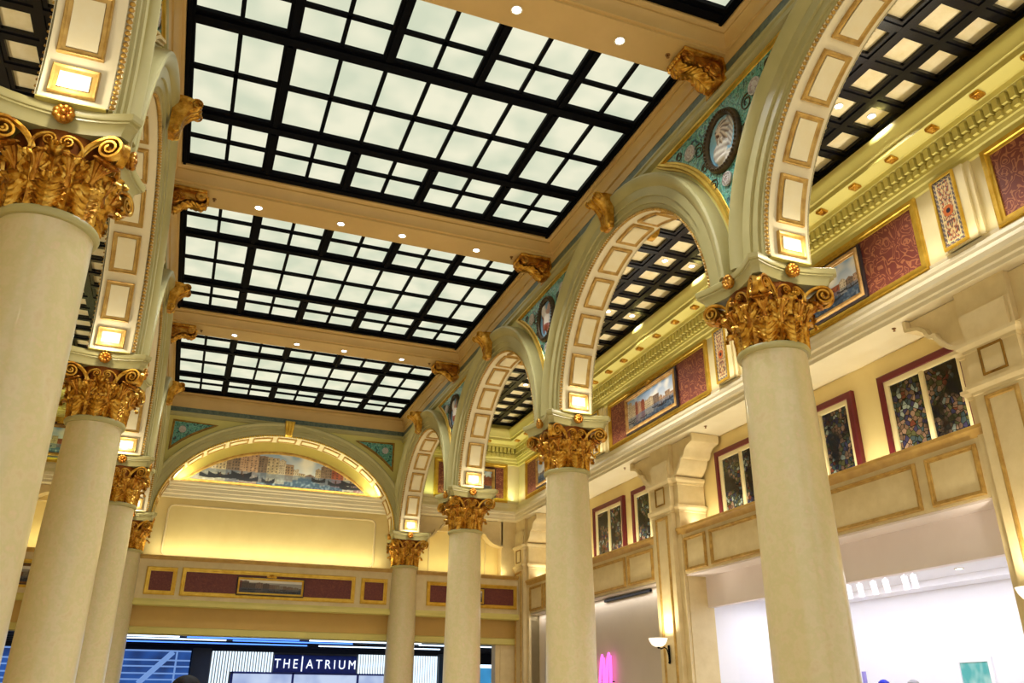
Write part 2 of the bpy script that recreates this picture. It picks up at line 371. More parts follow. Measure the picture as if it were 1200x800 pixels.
# ------------------------------------------------------------------ skylights
def make_skylight():
    root = thing('skylight', (0, BAYC[2], 10.14), 'x', 'skylight')
    XO, YO, g, t, b = 3.425, 2.52, 1.178, 0.178, 0.06
    YI = 2.27
    f = MB(); k = MB()
    # perimeter frame
    f.box(-XO, -3.30, -YO, YO, -0.02, 0.09); f.box(3.30, XO, -YO, YO, -0.02, 0.09)
    f.box(-3.30, 3.30, -YO, -2.44, -0.02, 0.09); f.box(-3.30, 3.30, YI, YO, -0.02, 0.09)
    k.box(-XO + 0.03, -3.35, -YO, YO, -0.05, -0.015); k.box(3.35, XO - 0.03, -YO, YO, -0.05, -0.015)
    k.box(-3.3, 3.3, YI + 0.08, YI + 0.17, -0.05, -0.015)
    rows = [(-2.44, -1.19, -1.76, 0.07, 'p'), (-0.91, 0.91, 0.0, 0.09, 'm'), (1.19, YI, 1.71, 0.07, 'p')]
    for y0, y1 in ((-1.19, -0.91), (0.91, 1.19)):
        f.box(-3.3, 3.3, y0, y1, -0.01, 0.09); k.box(-3.3, 3.3, y0 + 0.07, y1 - 0.07, -0.05, -0.005)
    for y0, y1, yb, bw, kind in rows:
        f.box(-3.3, 3.3, yb - bw / 2, yb + bw / 2, 0.0, 0.085)
        for i in range(5):
            x0 = -3.3 + i * (g + t); x1 = x0 + g
            if kind == 'p' or i in (0, 4): f.box((x0 + x1) / 2 - b / 2, (x0 + x1) / 2 + b / 2, y0, y1, 0.0, 0.086)
            if i < 4 and (kind == 'p' or i in (0, 3)):
                f.box(x1, x1 + t, y0, y1, -0.012, 0.088); k.box(x1 + 0.055, x1 + t - 0.055, y0 - 0.03, y1 + 0.03, -0.052, -0.005)
        if kind == 'm':
            xa, xb = -3.3 + g + t, 3.3 - g - t; w = (xb - xa - 5 * b) / 6
            for i in range(1, 6): f.box(xa + i * w + (i - 1) * b, xa + i * (w + b), y0, y1, 0.0, 0.086)
    f.build('frame', 'black_metal', root, 0); k.build('glazing_bar', 'black_metal', root, 0)
    p = MB()
    p.box(-3.4, 3.4, -2.5, 2.5, 0.05, 0.07)
    p.build('glass', 'skylight_pane', root, 0)
    return root
sk = make_skylight()
sk['group'] = 'gridded skylights of the hall ceiling'
sk['label'] = 'largest, complete gridded skylight at the top, nearest the viewer'
dup(sk, (0, BAYC[1], 10.14), 0, 'gridded skylight in the middle, between two lamp-lit beams')
dup(sk, (0, BAYC[0], 10.14), 0, 'smallest gridded skylight, next to the end wall')
dup(sk, (0, BAYC[3], 10.14), 0, 'black skylight corner cut off by the top edge of the photo')

def make_downlight():
    r = thing('downlight', (0, 0, 0), 'x', 'ceiling light')
    a = MB(); a.lathe([(0.075, 0.0), (0.08, -0.012), (0.062, -0.014), (0.055, 0.0)], 20); a.build('trim_ring', 'ivory_trim', r)
    a = MB(); a.lathe([(0.0005, -0.008), (0.056, -0.006)], 20); a.build('lens', 'lamp_white', r)
    return r
dl = make_downlight(); first = True
NTH = ['leftmost', 'second from left', 'third from left', 'rightmost']
def make_sprinkler():
    r = thing('sprinkler', (0, 0, 0), 'x', 'sprinkler')
    a = MB(); a.lathe([(0.035, 0.0), (0.035, -0.008), (0.012, -0.01), (0.012, -0.04), (0.004, -0.045)], 12); a.build('body', 'brown_frame', r)
    a = MB(); a.lathe([(0.0005, -0.05), (0.022, -0.05), (0.022, -0.046), (0.0005, -0.046)], 12); a.build('deflector', 'brown_frame', r)
    return r
sp = make_sprinkler(); sp_first = True
for y in COLY[1:4]:
    for i, x in enumerate((-2.06, -0.58, 0.59, 2.08)):
        lab = '%s glowing downlight on the ceiling beam %s' % (NTH[i], BORD[y])
        if y == -18.0 and x < 0: pass
        if first: dl.location = (x, y, 9.82); dl['label'] = lab; dl['group'] = 'downlights on the ceiling beams'; first = False
        else: dup(dl, (x, y, 9.82), 0, lab)
        spot('downlight_lamp', (x, y, 9.79), (x, y, 0), 420 * K_DOWN, COOL, 110, 0.8, 0.05)
    for x, w in ((-2.82, 'left'), (2.82, 'right')):
        lab = 'small dark sprinkler near the %s end of the ceiling beam %s' % (w, BORD[y])
        if sp_first: sp.location = (x, y, 9.82); sp['label'] = lab; sp['group'] = 'sprinklers'; sp_first = False
        else: dup(sp, (x, y, 9.82), 0, lab)
for y in COLY[3:]:
    pass

# ------------------------------------------------------------------ arcade walls
def arcade(s):
    fx = lambda x, y, z: (s * x, y, z)
    m = MB()
    R = 2.60
    for x in (HF, AF):
        for yc in BAYC:
            ys = [-3.0] + [R * -cos(PI * k / 48) for k in range(49)] + [3.0]
            bot = [ZS] + [ZS + R * sin(PI * k / 48) for k in range(49)] + [ZS]
            top = 10.7
            vs = []
            for a, b in zip(ys, bot): vs += [fx(x, yc + a, b), fx(x, yc + a, top)]
            m.add(vs, [(2 * i, 2 * i + 2, 2 * i + 3, 2 * i + 1) for i in range(len(ys) - 1)])
    for y in COLY: m.box(min(s * HF, s * AF), max(s * HF, s * AF), y - 0.6, y + 0.6, ZS - 0.012, ZS + 0.004)
    struct(m, 'wall_' + sidew(s), 'olive_plaster', 'olive arcade wall carried on the %s row of columns' % sidew(s))
    # string courses: path along +Y on the hall face, d towards the hall
    def run(prof, name, mat, xw=HF):
        q = MB(); q.sweep([(xw, BACK), (xw, EW)], False, prof, lambda a, b, h: (s * a, b, h), side=-1, cap=False); o = struct(q, name, mat); return o
    run([(0.0, 9.70), (0.02, 9.70), (0.02, 9.73), (0.035, 9.76), (0.035, 9.83)], 'trim_1', 'beam_tan')
    run([(0.0, 9.70), (0.012, 9.70), (0.012, 9.53), (0, 9.53)], 'trim_2', 'teal_band')
    run([(0.0, 9.54), (0.05, 9.53), (0.05, 9.50), (0.03, 9.48), (0.03, 9.42), (0.06, 9.40), (0.06, 9.37), (0.0, 9.33)], 'trim_3', 'sage_plaster')
arcade(1); arcade(-1)

# ------------------------------------------------------------------ arches (local: +x towards aisle, origin at springing centre)
def arc_pts(r, n=72, a0=0.0, a1=PI): return [(-r * cos(a0 + (a1 - a0) * k / n), r * sin(a0 + (a1 - a0) * k / n)) for k in range(n + 1)]
ARCH_PROF = [(0.0, 0.06), (0.0, 0.10), (0.035, 0.105), (0.045, 0.115), (0.09, 0.12), (0.095, 0.15), (0.20, 0.155), (0.205, 0.185), (0.34, 0.19), (0.36, 0.215), (0.40, 0.235), (0.44, 0.265), (0.50, 0.275), (0.53, 0.26), (0.545, 0.22), (0.545, 0.06)]
def make_arch():
    root = thing('arch', (0, 0, 0), 'x', 'arch')
    xh, xa = -0.34, 0.25      # hall / aisle edges of the soffit
    R = 2.40
    a = MB()
    pts = arc_pts(R, 72)
    a.sweep(pts, False, ARCH_PROF, lambda p, q, h: (xh + 0.06 - h, p, q), side=-1, closeprof=True)
    a.build('archivolt', 'sage_plaster', root)
    a = MB(); a.sweep(pts, False, ARCH_PROF[:11] + [(0.45, 0.22), (0.45, 0.06)], lambda p, q, h: (xa - 0.02 + (h - 0.06) * 0.4, p, q), side=-1, closeprof=True)
    a.build('rear_archivolt', 'sage_plaster', root)
    a = MB()
    for k in range(136):
        t = PI * (k + 0.5) / 136
        a.sphere((xh - 0.035, -(R + 0.004) * cos(t), (R + 0.004) * sin(t)), 0.031, 6, 4, (1.0, 0.85, 0.85))
    a.build('bead_molding', 'bead_gilt', root, 60)
    a = MB()
    for k in range(110):
        t = PI * (k + 0.5) / 110
        a.sphere((xa + 0.012, -(R + 0.03) * cos(t), (R + 0.03) * sin(t)), 0.016, 5, 3)
    a.build('rear_bead_molding', 'bead_gilt', root, 60)
    a = MB(); a.sweep(pts, False, [(0.0, xh - 0.06), (0.0, xa)], lambda p, q, h: (h, p, q), side=-1); a.build('soffit', 'cream_plaster', root, 180)
    # coffered panels along the intrados
    h0 = 0.165; st = (PI - 2 * h0) / 9
    spans = [(0.02, h0 - 0.022)] + [(h0 + st * k + 0.028, h0 + st * (k + 1) - 0.028) for k in range(9)] + [(PI - h0 + 0.022, PI - 0.02)]
    for t0, t1 in spans:
        hw = 0.195; n = 8
        def P(t, x, d): return (x - 0.035, -(R - d) * cos(t), (R - d) * sin(t))
        ta, tb = t0 + 0.012, t1 - 0.012
        fr = MB(); e = 0.055; et = e / R
        outl = [(t0, -hw)] + [(t0 + (t1 - t0) * k / n, hw) for k in range(n + 1)] + [(t1 - (t1 - t0) * k / n, -hw) for k in range(n)]
        def ring(ins, d):
            res = []
            for k in range(n + 1): res.append(P(t0 + ins / R + (t1 - t0 - 2 * ins / R) * k / n, hw - ins, d))
            for k in range(n + 1): res.append(P(t1 - ins / R - (t1 - t0 - 2 * ins / R) * k / n, -hw + ins, d))
            return res
        fr.loft([ring(0, -0.01), ring(0, 0.04), ring(0.008, 0.046), ring(0.018, 0.04), ring(0.028, 0.028), ring(0.062, 0.024), ring(0.07, 0.0)], True)
        f = fr.build('panel_frame', 'panel_gilt', None)
        pn = MB(); rr = ring(0.066, 0.034)
        h = len(rr) // 2
        pn.loft([rr[:h], [rr[-1 - k] for k in range(h)]], False)
        p = pn.build('soffit_panel', 'panel_cream', root, 180); f.parent = p
    # gilded console keystone on the hall face
    k = MB(); prof = []
    cl = [(0.02, 0.00), (0.10, -0.02), (0.16, 0.05), (0.17, 0.16), (0.20, 0.28), (0.27, 0.38), (0.36, 0.44), (0.40, 0.50), (0.36, 0.57), (0.20, 0.60), (0.02, 0.60)]
    cx = [(-d, z) for d, z in cl]
    rings = []
    for f_, w in ((-1, 0), (-0.8, 1), (-0.45, 1), (-0.3, 0.9), (-0.12, 1.0), (0.12, 1.0), (0.3, 0.9), (0.45, 1), (0.8, 1), (1, 0)):
        sc = 1.0 if w == 1.0 else (0.93 if w else 0.88)
        rings.append([(xh - 0.12 + x * sc, f_ * (0.10 + 0.06 * (z / 0.6)), R - 0.03 + z) for x, z in cx])
    k.loft(rings, True, True, True)
    for sy in (-1, 1):      # side scroll eyes
        for (dx, dz, r0) in ((-0.33, 0.50, 0.085), (-0.11, 0.06, 0.055)):
            pts3 = [(xh - 0.12 + dx + r0 * (1 - 0.8 * i / 20) * cos(i * 0.55), sy * (0.11 + 0.05 * dz / 0.5), R - 0.03 + dz + r0 * (1 - 0.8 * i / 20) * sin(i * 0.55)) for i in range(21)]
            k.tube(pts3, [0.02 * (1 - 0.5 * i / 20) for i in range(21)], 5)
    k.build('keystone', 'gold_leaf', root, 50)
    k = MB(); k.loft([[(xa - 0.01 + d, y * (0.5 + 0.5 * z / 0.3), R - 0.04 + z) for d, z in ((0, 0), (0.10, 0.0), (0.15, 0.08), (0.17, 0.22), (0.12, 0.30), (0, 0.30))] for y in (-0.13, -0.06, 0.06, 0.13)], True, True, True)
    k.build('rear_keystone', 'gold_leaf', root, 50)
    return root
arch = make_arch(); first = True
AN = {-3.0: 'the one touching the end wall', -9.0: 'second from the end wall', -15.0: 'third from the end wall', -21.0: 'nearest the viewer, cut by the photo edge'}
for s in (1, -1):
    for yc in BAYC:
        lab = 'coffered cream arch of the %s arcade, %s' % (sidew(s), AN[yc])
        if first: arch.location = (WX, yc, ZS); arch['label'] = lab; arch['group'] = 'arches of the two arcades'; first = False
        else: dup(arch, (s * WX, yc, ZS), 0 if s > 0 else PI, lab)
# lamps washing the foot of each arch
for s in (1, -1):
    for yc in BAYC:
        for e in (-1, 1):
            y = yc + e * 2.12
            point('arch_uplight', (s * WX, yc + e * 2.20, ZS + 0.10), 9 * K_UP, (1.0, 0.93, 0.76), 0.05)

# ------------------------------------------------------------------ columns
def bell_r(z): return 0.375 + 0.05 * max(0, (z - 0.2) / 0.4) ** 1.5 + 0.07 * max(0, (z - 0.55) / 0.25) ** 2
def leaf(mb, ang, z0, h, w, curl, off0=0.015, nu=17, nv=30, lean=0.0, ribs=6.0):
    rows = []
    for j in range(nv + 1):
        v = j / nv
        if v < 0.66:
            t = v / 0.66; z = z0 + h * 0.86 * t; off = off0 + lean * t * t + 0.015 * t * t
        else:
            sft = (v - 0.66) / 0.34; ph = sft * radians(200); z = z0 + h * 0.86 + curl * sin(ph); off = off0 + lean + 0.015 + curl * (1 - cos(ph)) * 1.2
        ww = w * (0.72 + 0.30 * sin(PI * min(1, v * 1.1))) * (1.0 if v < 0.72 else max(0.5, 1 - (v - 0.72) * 1.5))
        lob = 1 + 0.15 * cos(2 * PI * (v * ribs - 1.1))
        R = bell_r(z) + off; row = []
        for i in range(nu):
            u = -1 + 2 * i / (nu - 1); a = abs(u)
            fl = 0.024 * max(0, 1 - a * 4.2) + 0.020 * (1 - a * a) + 0.016 * cos(2 * PI * (v * ribs - a * 1.3)) * min(1, a * 2.2)
            th = ang + u * ww * (1 + (lob - 1) * a * a) / max(R, 0.3)
            if v > 0.66: fl *= 0.75
            r = R + fl; zz = z + 0.045 * a * a * (1 if v < 0.66 else 0.4) - 0.03
            row.append((r * cos(th), r * sin(th), zz))
        rows.append(row)
    mb.loft(rows, False)
    back = [[(p[0] * 0.982, p[1] * 0.982, p[2] - 0.003) for p in row] for row in rows]
    mb.loft(back, False)
def cup(mb, ang, r0, r1, z0, z1, rad):
    d = Vector((cos(ang), sin(ang), 0)); t_ = Vector((-sin(ang), cos(ang), 0)); up = Vector((0, 0, 1)); rings = []
    nn = (up * 0.85 + d * 0.5).normalized(); ee = t_.cross(nn) * -1
    for k in range(17):
        t = k / 14 if k <= 14 else 1.0
        c = d * (r0 + (r1 - r0) * t * t) + up * (z0 + (z1 - z0) * t)
        r = 0.024 + 0.012 * sin(t * 9) * (t < 0.45) if t < 0.42 else 0.024 + (rad - 0.024) * ((t - 0.42) / 0.58) ** 1.35
        if k == 15: r = rad * 1.16; c = c - nn * 0.02
        if k == 16: r = rad * 0.78; c = c - nn * 0.05
        rings.append([c + t_ * (r * (1 + (0.09 * cos(11 * q) if t > 0.45 else 0)) * cos(q)) + ee * (r * 0.8 * (1 + (0.09 * cos(11 * q) if t > 0.45 else 0)) * sin(q)) for q in [2 * PI * i / 44 for i in range(44)]])
    mb.loft(rings, True, True, True)
def spiral(mb, C, e, up, r0, turns, wid, start, stalk=None, th=0.016, n=34, sgn=1):
    C = Vector(C); e = Vector(e).normalized(); up = Vector(up); nrm = e.cross(up)
    pts = []
    if stalk:
        S = Vector(stalk); E = C + e * (r0 * cos(start)) + up * (r0 * sin(start))
        tdir = (e * (-sin(start)) + up * cos(start)) * sgn
        Cc = E - tdir * (E - S).length * 0.55
        for k in range(10):
            t = k / 10; pts.append(S * (1 - t) ** 2 + Cc * 2 * t * (1 - t) + E * t * t)
    for k in range(n + 1):
        t = k / n; a = start + sgn * turns * 2 * PI * t; r = r0 * (1 - 0.82 * t); pts.append(C + e * r * cos(a) + up * r * sin(a) + nrm * 0.0)
    # flat ribbon: width along nrm, thickness th
    rings = []
    for i, p in enumerate(pts):
        t = (pts[min(i + 1, len(pts) - 1)] - pts[max(0, i - 1)]).normalized(); b = t.cross(nrm).normalized()
        f = i / len(pts); w = wid * (0.6 + 0.4 * min(1, f * 3)); q = th * (1.0 - 0.45 * f)
        rings.append([p + nrm * w + b * q * 0.6, p + nrm * w * 0.55 + b * q * 1.25, p + nrm * w * 0.2 + b * q * 0.5, p - nrm * w * 0.2 + b * q * 0.5, p - nrm * w * 0.55 + b * q * 1.25, p - nrm * w + b * q * 0.6, p - nrm * w - b * q, p + nrm * w - b * q])
    mb.loft(rings, True, True, True)
    mb.sphere(C, r0 * 0.2, 8, 6)
ZN = 5.50
def make_column():
    root = thing('column', (0, 0, 0), 'x', 'column')
    a = MB(); a.box(-0.62, 0.62, -0.62, 0.62, 0, 0.22)
    a.lathe([(0.60, 0.22), (0.62, 0.27), (0.60, 0.34), (0.53, 0.36), (0.52, 0.42), (0.55, 0.46), (0.54, 0.52), (0.47, 0.54)], 48); a.build('base', 'shaft_stone', root)
    a = MB(); pr = []
    for k in range(25):
        z = 0.54 + (ZN - 0.06 - 0.54) * k / 24; t = k / 24
        pr.append((0.438 - 0.055 * t ** 1.7, z))
    pr += [(0.39, ZN - 0.03)]
    a.lathe(pr, 64); a.build('shaft', 'shaft_stone', root)
    a = MB(); a.lathe([(0.385, ZN - 0.055), (0.41, ZN - 0.05), (0.425, ZN - 0.03), (0.43, ZN - 0.005), (0.42, ZN + 0.02), (0.39, ZN + 0.03), (0.33, ZN + 0.03)], 64); a.build('neck_ring', 'sage_plaster', root)
    # capital
    a = MB(); a.lathe([(bell_r(z) if z < 0.7 else 0.46, ZN + z) for z in [0.02 + 0.76 * k / 14 for k in range(15)]], 40); cap = a.build('capital', 'gold_bell_shade', root)
    a = MB()
    for k in range(8): leaf(a, 2 * PI * k / 8, 0.04, 0.29, 0.132, 0.050)
    o = a.build('acanthus_leaf', 'gold_leaf', cap, 70, fix=False); o.location = (0, 0, ZN)
    a = MB()
    for k in range(8): leaf(a, 2 * PI * (k + 0.5) / 8, 0.06, 0.49, 0.125, 0.058, off0=-0.005, ribs=7)
    o = a.build('acanthus_leaf', 'gold_leaf', cap, 70, fix=False); o.location = (0, 0, ZN)
    a = MB()
    for k in range(4):      # leaves sheathing the corner volutes and the helices
        leaf(a, k * PI / 2, 0.40, 0.24, 0.095, 0.035, off0=-0.01, nu=13, nv=20, lean=0.02, ribs=4)
        leaf(a, PI / 4 + k * PI / 2, 0.36, 0.20, 0.10, 0.05, off0=-0.01, nu=13, nv=20, lean=0.04, ribs=4)
    o = a.build('acanthus_leaf', 'gold_leaf', cap, 70, fix=False); o.location = (0, 0, ZN)
    a = MB()
    for k in range(4):
        cup(a, PI / 4 + k * PI / 2, 0.42, 0.575, 0.30, 0.575, 0.105)
        for d in (-0.46, 0.46): cup(a, PI / 4 + k * PI / 2 + d, 0.41, 0.475, 0.26, 0.56, 0.082)
    o = a.build('calyx', 'gold_red', cap, 50); o.location = (0, 0, ZN)
    a = MB()
    for k in range(4):
        c = PI / 4 + k * PI / 2
        for sg in (-1, 1):
            dirc = Vector((cos(c), sin(c), 0)); tan = Vector((-sin(c), cos(c), 0)) * sg
            C = dirc * 0.665 + tan * 0.060 + Vector((0, 0, 0.645))
            st = c + sg * 0.42; S = Vector((cos(st) * 0.42, sin(st) * 0.42, 0.38))
            e = (dirc * 0.9 - tan * 0.38).normalized()
            spiral(a, C, e, (0, 0, 1), 0.115, 2.0, 0.036, PI * 0.55, S, 0.017, 40, -1)
            f = (k * PI / 2); fd = Vector((cos(f), sin(f), 0)); ft = Vector((-sin(f), cos(f), 0)) * sg
            C2 = fd * 0.455 + ft * 0.075 + Vector((0, 0, 0.66)); S2 = fd * 0.42 + ft * 0.19 + Vector((0, 0, 0.42))
            spiral(a, C2, -ft, (0, 0, 1), 0.062, 1.7, 0.024, PI * 0.55, S2, 0.011, 26, -1)
    o = a.build('volute', 'gold_leaf', cap, 50); o.location = (0, 0, ZN)
    # abacus: four hollowed sides with blunt corners
    def outline(sc, n=9):
        res = []
        for q in range(4):
            ca, sa = cos(q * PI / 2), sin(q * PI / 2)
            for i in range(n + 1):
                t = -1 + 2 * i / n; x = 0.545 * t; y = -(0.62 - 0.115 * (1 - t * t)); x *= sc; y *= sc
                res.append((x * ca - y * sa, x * sa + y * ca))
        return res
    a = MB(); a.loft([[(x, y, ZN + z) for x, y in outline(sc)] for sc, z in ((0.80, 0.77), (0.90, 0.775), (0.905, 0.81), (0.925, 0.85), (0.97, 0.885), (0.99, 0.89), (0.99, 0.91), (1.02, 0.915), (1.035, 0.93), (1.04, 0.985), (1.0, 1.0), (0.6, 1.0))], True, True, True); a.build('abacus', 'sage_plaster', root)
    for k in range(4):
        a = MB(); f = k * PI / 2; fd = Vector((cos(f), sin(f), 0)); ft = Vector((-sin(f), cos(f), 0)); c = fd * 0.55 + Vector((0, 0, ZN + 0.90))
        for i in range(9):
            t = 2 * PI * i / 9
            a.sphere(c + ft * 0.062 * cos(t) + Vector((0, 0, 0.062 * sin(t))), 0.034, 8, 6)
        a.sphere(c + fd * 0.012, 0.034, 10, 7); a.sphere(c - fd * 0.03, 0.088, 12, 6, (0.6 if abs(fd.x) > 0.5 else 1, 0.6 if abs(fd.y) > 0.5 else 1, 1)); a.build('rosette', 'gold_red', cap, 60)
    return root
colm = make_column(); first = True
for s in (1, -1):
    for y in COLY:
        lab = 'pale stone column with gilded capital, %s row, %s' % (sidew(s), ORD[y])
        if first: colm.location = (WX, y, 0); colm['label'] = lab; colm['group'] = 'columns of the two rows'; first = False
        else: dup(colm, (s * WX, y, 0), 0, lab)
# ------------------------------------------------------------------ gilded brackets under the beam ends
def make_bracket():
    r = thing('ceiling_bracket', (0, 0, 0), 'x', 'bracket')      # local +x into the hall, back at x = 0, top at z = 0
    a = MB(); a.bbox(0, 0.055, -0.24, 0.24, -0.40, -0.0, 0.008); a.bbox(0.0, 0.66, -0.24, 0.24, -0.05, 0.0, 0.008); a.build('backing_board', 'gold_leaf', r)
    pr = [(0.055, -0.05), (0.62, -0.05), (0.65, -0.09), (0.645, -0.15), (0.60, -0.195), (0.53, -0.20), (0.47, -0.17), (0.42, -0.18), (0.34, -0.20), (0.27, -0.25), (0.21, -0.31), (0.14, -0.35), (0.055, -0.36)]
    a = MB(); a.loft([[(x, y, z) for x, z in pr] for y in (-0.17, -0.165, 0.165, 0.17)], True, True, True)
    for sy in (-1, 1):
        for cx, cz, r0 in ((0.565, -0.12, 0.082), (0.17, -0.22, 0.11)):
            pts = [(cx + r0 * (1 - 0.8 * i / 26) * cos(i * 0.5), sy * 0.185, cz + r0 * (1 - 0.8 * i / 26) * sin(i * 0.5)) for i in range(27)]
            a.tube(pts, [0.032 * (1 - 0.5 * i / 26) for i in range(27)], 6)
        pts = [(0.16 + 0.34 * t, sy * 0.17, -0.20 + 0.05 * sin(t * PI) + 0.0 * t) for t in [k / 8 for k in range(9)]]
        a.tube(pts, 0.02, 6)
    a.build('scroll', 'gold_red', r, 50)
    a = MB()      # acanthus leaf down the front
    path = [(0.655, -0.08), (0.67, -0.16), (0.61, -0.225), (0.53, -0.235), (0.46, -0.215), (0.39, -0.215), (0.31, -0.25), (0.25, -0.30), (0.20, -0.355), (0.15, -0.39), (0.17, -0.43)]
    rows = []; fine = []
    for j in range(len(path) - 1):
        p0, p1, p2, p3 = path[max(j - 1, 0)], path[j], path[j + 1], path[min(j + 2, len(path) - 1)]
        for q in range(4):
            t = q / 4; fine.append(tuple(0.5 * (2 * p1[c] + (p2[c] - p0[c]) * t + (2 * p0[c] - 5 * p1[c] + 4 * p2[c] - p3[c]) * t * t + (3 * p1[c] - p0[c] - 3 * p2[c] + p3[c]) * t ** 3) for c in (0, 1)))
    for j, (x, z) in enumerate(fine):
        v = j / len(fine); rb = cos(2 * PI * v * 9)
        row = []
        for k in range(21):
            u = -1 + k / 10; au = abs(u); d = 0.020 * max(0, 1 - au * 5) + 0.013 * cos(2 * PI * (v * 9 - au * 1.2)) * min(1, au * 3) + 0.02 * (1 - au * au)
            row.append((x + d * 0.4, 0.135 * u * (1 + 0.12 * rb * au) * (1 if v < 0.88 else 1 - (v - 0.88) * 4), z - d))
        rows.append(row)
    a.loft(rows, False); a.build('acanthus_leaf', 'gold_leaf', r, 70, fix=False)
    a = MB()
    for j in range(5): a.sphere((0.672, -0.11 + 0.055 * j, -0.085), 0.034, 8, 6)
    a.build('bead_row', 'gold_leaf', r, 60)
    return r
br = make_bracket(); first = True
for s in (1, -1):
    for y in COLY[1:4]:
        lab = 'gilded scroll bracket under the %s end of the ceiling beam %s' % (sidew(s), BORD[y])
        if first: br.location = (HF, y, 9.82); br.rotation_euler = (0, 0, PI); br['label'] = lab; br['group'] = 'scroll brackets under the beams'; first = False
        else: dup(br, (s * HF, y, 9.82), PI if s > 0 else 0, lab)

# ------------------------------------------------------------------ spandrel mosaics
def spandrel_outline(r, ztop, n=14):
    # between arches centred at y=-3 and y=+3; closed CCW in (y, z) seen from the hall
    yt = 3 - math.sqrt(r * r - (ztop - ZS) ** 2); zb = ZS + math.sqrt(max(0, r * r - 9))
    a0 = math.atan2(ztop - ZS, 3 - yt); a1 = math.atan2(zb - ZS, 3)
    rt = [(3 - r * cos(a1 + (a0 - a1) * k / n), ZS + r * sin(a1 + (a0 - a1) * k / n)) for k in range(n + 1)]
    lt = [(-y, z) for y, z in reversed(rt)]
    return rt + lt[:-1] if abs(lt[-1][0] - rt[0][0]) < 1e-6 else rt + lt
def lion_col(u, v):
    x, y = u * 2 - 1, v * 2 - 1
    c = mixc(srgb(120, 176, 206)[:3], srgb(158, 204, 222)[:3], v)
    n_ = nz(u * 9, v * 9)
    def el(cx, cy, rx, ry, rot=0):
        dx, dy = x - cx, y - cy; ca, sa = cos(rot), sin(rot); dx, dy = dx * ca + dy * sa, -dx * sa + dy * ca
        return 1 - math.hypot(dx / rx, dy / ry) + n_ * 0.08
    if el(0.46, 0.22, 0.22, 0.62, -0.2) > 0: c = mixc(srgb(150, 140, 136)[:3], srgb(238, 234, 224)[:3], 0.5 + 0.5 * sin((x * 2.5 + y) * 20))
    if el(-0.12, -0.34, 0.46, 0.40, 0.3) > 0: c = mixc(srgb(170, 156, 140)[:3], srgb(232, 226, 212)[:3], 0.5 + 0.5 * sin(y * 26 + x * 5))
    if el(0.10, -0.70, 0.60, 0.15, 0.3) > 0: c = srgb(224, 216, 202)[:3]
    r, t = math.hypot((x - 0.06) / 0.44, (y - 0.30) / 0.46), math.atan2(y - 0.30, x - 0.06)
    if r < 1 + 0.10 * sin(t * 12): c = mixc(srgb(96, 70, 56)[:3], srgb(214, 196, 172)[:3], 0.5 + 0.5 * sin(t * 12 + r * 5))
    if el(-0.02, 0.28, 0.21, 0.27) > 0:
        c = srgb(206, 182, 152)[:3]
        if math.hypot((x + 0.12) / 0.05, (y - 0.36) / 0.035) < 1 or math.hypot((x - 0.08) / 0.05, (y - 0.36) / 0.035) < 1: c = srgb(50, 34, 28)[:3]
        if math.hypot((x + 0.02) / 0.07, (y - 0.22) / 0.045) < 1: c = srgb(70, 46, 38)[:3]
        if abs(x + 0.02) < 0.10 and abs(y - 0.11) < 0.025: c = srgb(84, 52, 42)[:3]
    return c
def lion_h(u, v):
    x, y = u * 2 - 1, v * 2 - 1; h = 0
    for cx, cy, rx, ry, a in ((0.30, 0.25, 0.26, 0.6, 0.03), (-0.12, -0.35, 0.5, 0.42, 0.06), (0.06, 0.30, 0.44, 0.46, 0.05), (-0.02, 0.28, 0.2, 0.26, 0.035), (-0.02, 0.2, 0.1, 0.1, 0.03), (0.05, -0.72, 0.6, 0.14, 0.03)):
        q = 1 - ((x - cx) / rx) ** 2 - ((y - cy) / ry) ** 2
        if q > 0: h += a * math.sqrt(q)
    return h + 0.006 * nz(u * 22, v * 22)
def beast_col(u, v):
    x, y = u * 2 - 1, v * 2 - 1; n_ = nz(u * 7 + 5, v * 7)
    c = mixc(srgb(130, 176, 196)[:3], srgb(110, 150, 190)[:3], v)
    def el(cx, cy, rx, ry): return 1 - math.hypot((x - cx) / rx, (y - cy) / ry) + n_ * 0.15
    if el(0.1, -0.1, 0.34, 0.55) > 0: c = srgb(238, 226, 212)[:3]
    if el(-0.3, 0.45, 0.26, 0.36) > 0: c = srgb(232, 222, 214)[:3]
    if el(0.25, -0.55, 0.36, 0.24) > 0: c = srgb(150, 78, 54)[:3]
    if el(-0.35, -0.2, 0.12, 0.5) > 0: c = srgb(120, 60, 50)[:3]
    if el(0.34, 0.42, 0.2, 0.3) > 0: c = srgb(190, 150, 130)[:3]
    return c
def beast_h(u, v):
    x, y = u * 2 - 1, v * 2 - 1; h = 0
    for cx, cy, rx, ry, a in ((0.1, -0.1, 0.34, 0.55, 0.06), (-0.3, 0.45, 0.26, 0.36, 0.05), (0.25, -0.55, 0.36, 0.24, 0.04), (-0.35, -0.2, 0.12, 0.5, 0.03), (0.34, 0.42, 0.2, 0.3, 0.03)):
        q = 1 - ((x - cx) / rx) ** 2 - ((y - cy) / ry) ** 2
        if q > 0: h += a * math.sqrt(q)
    return h
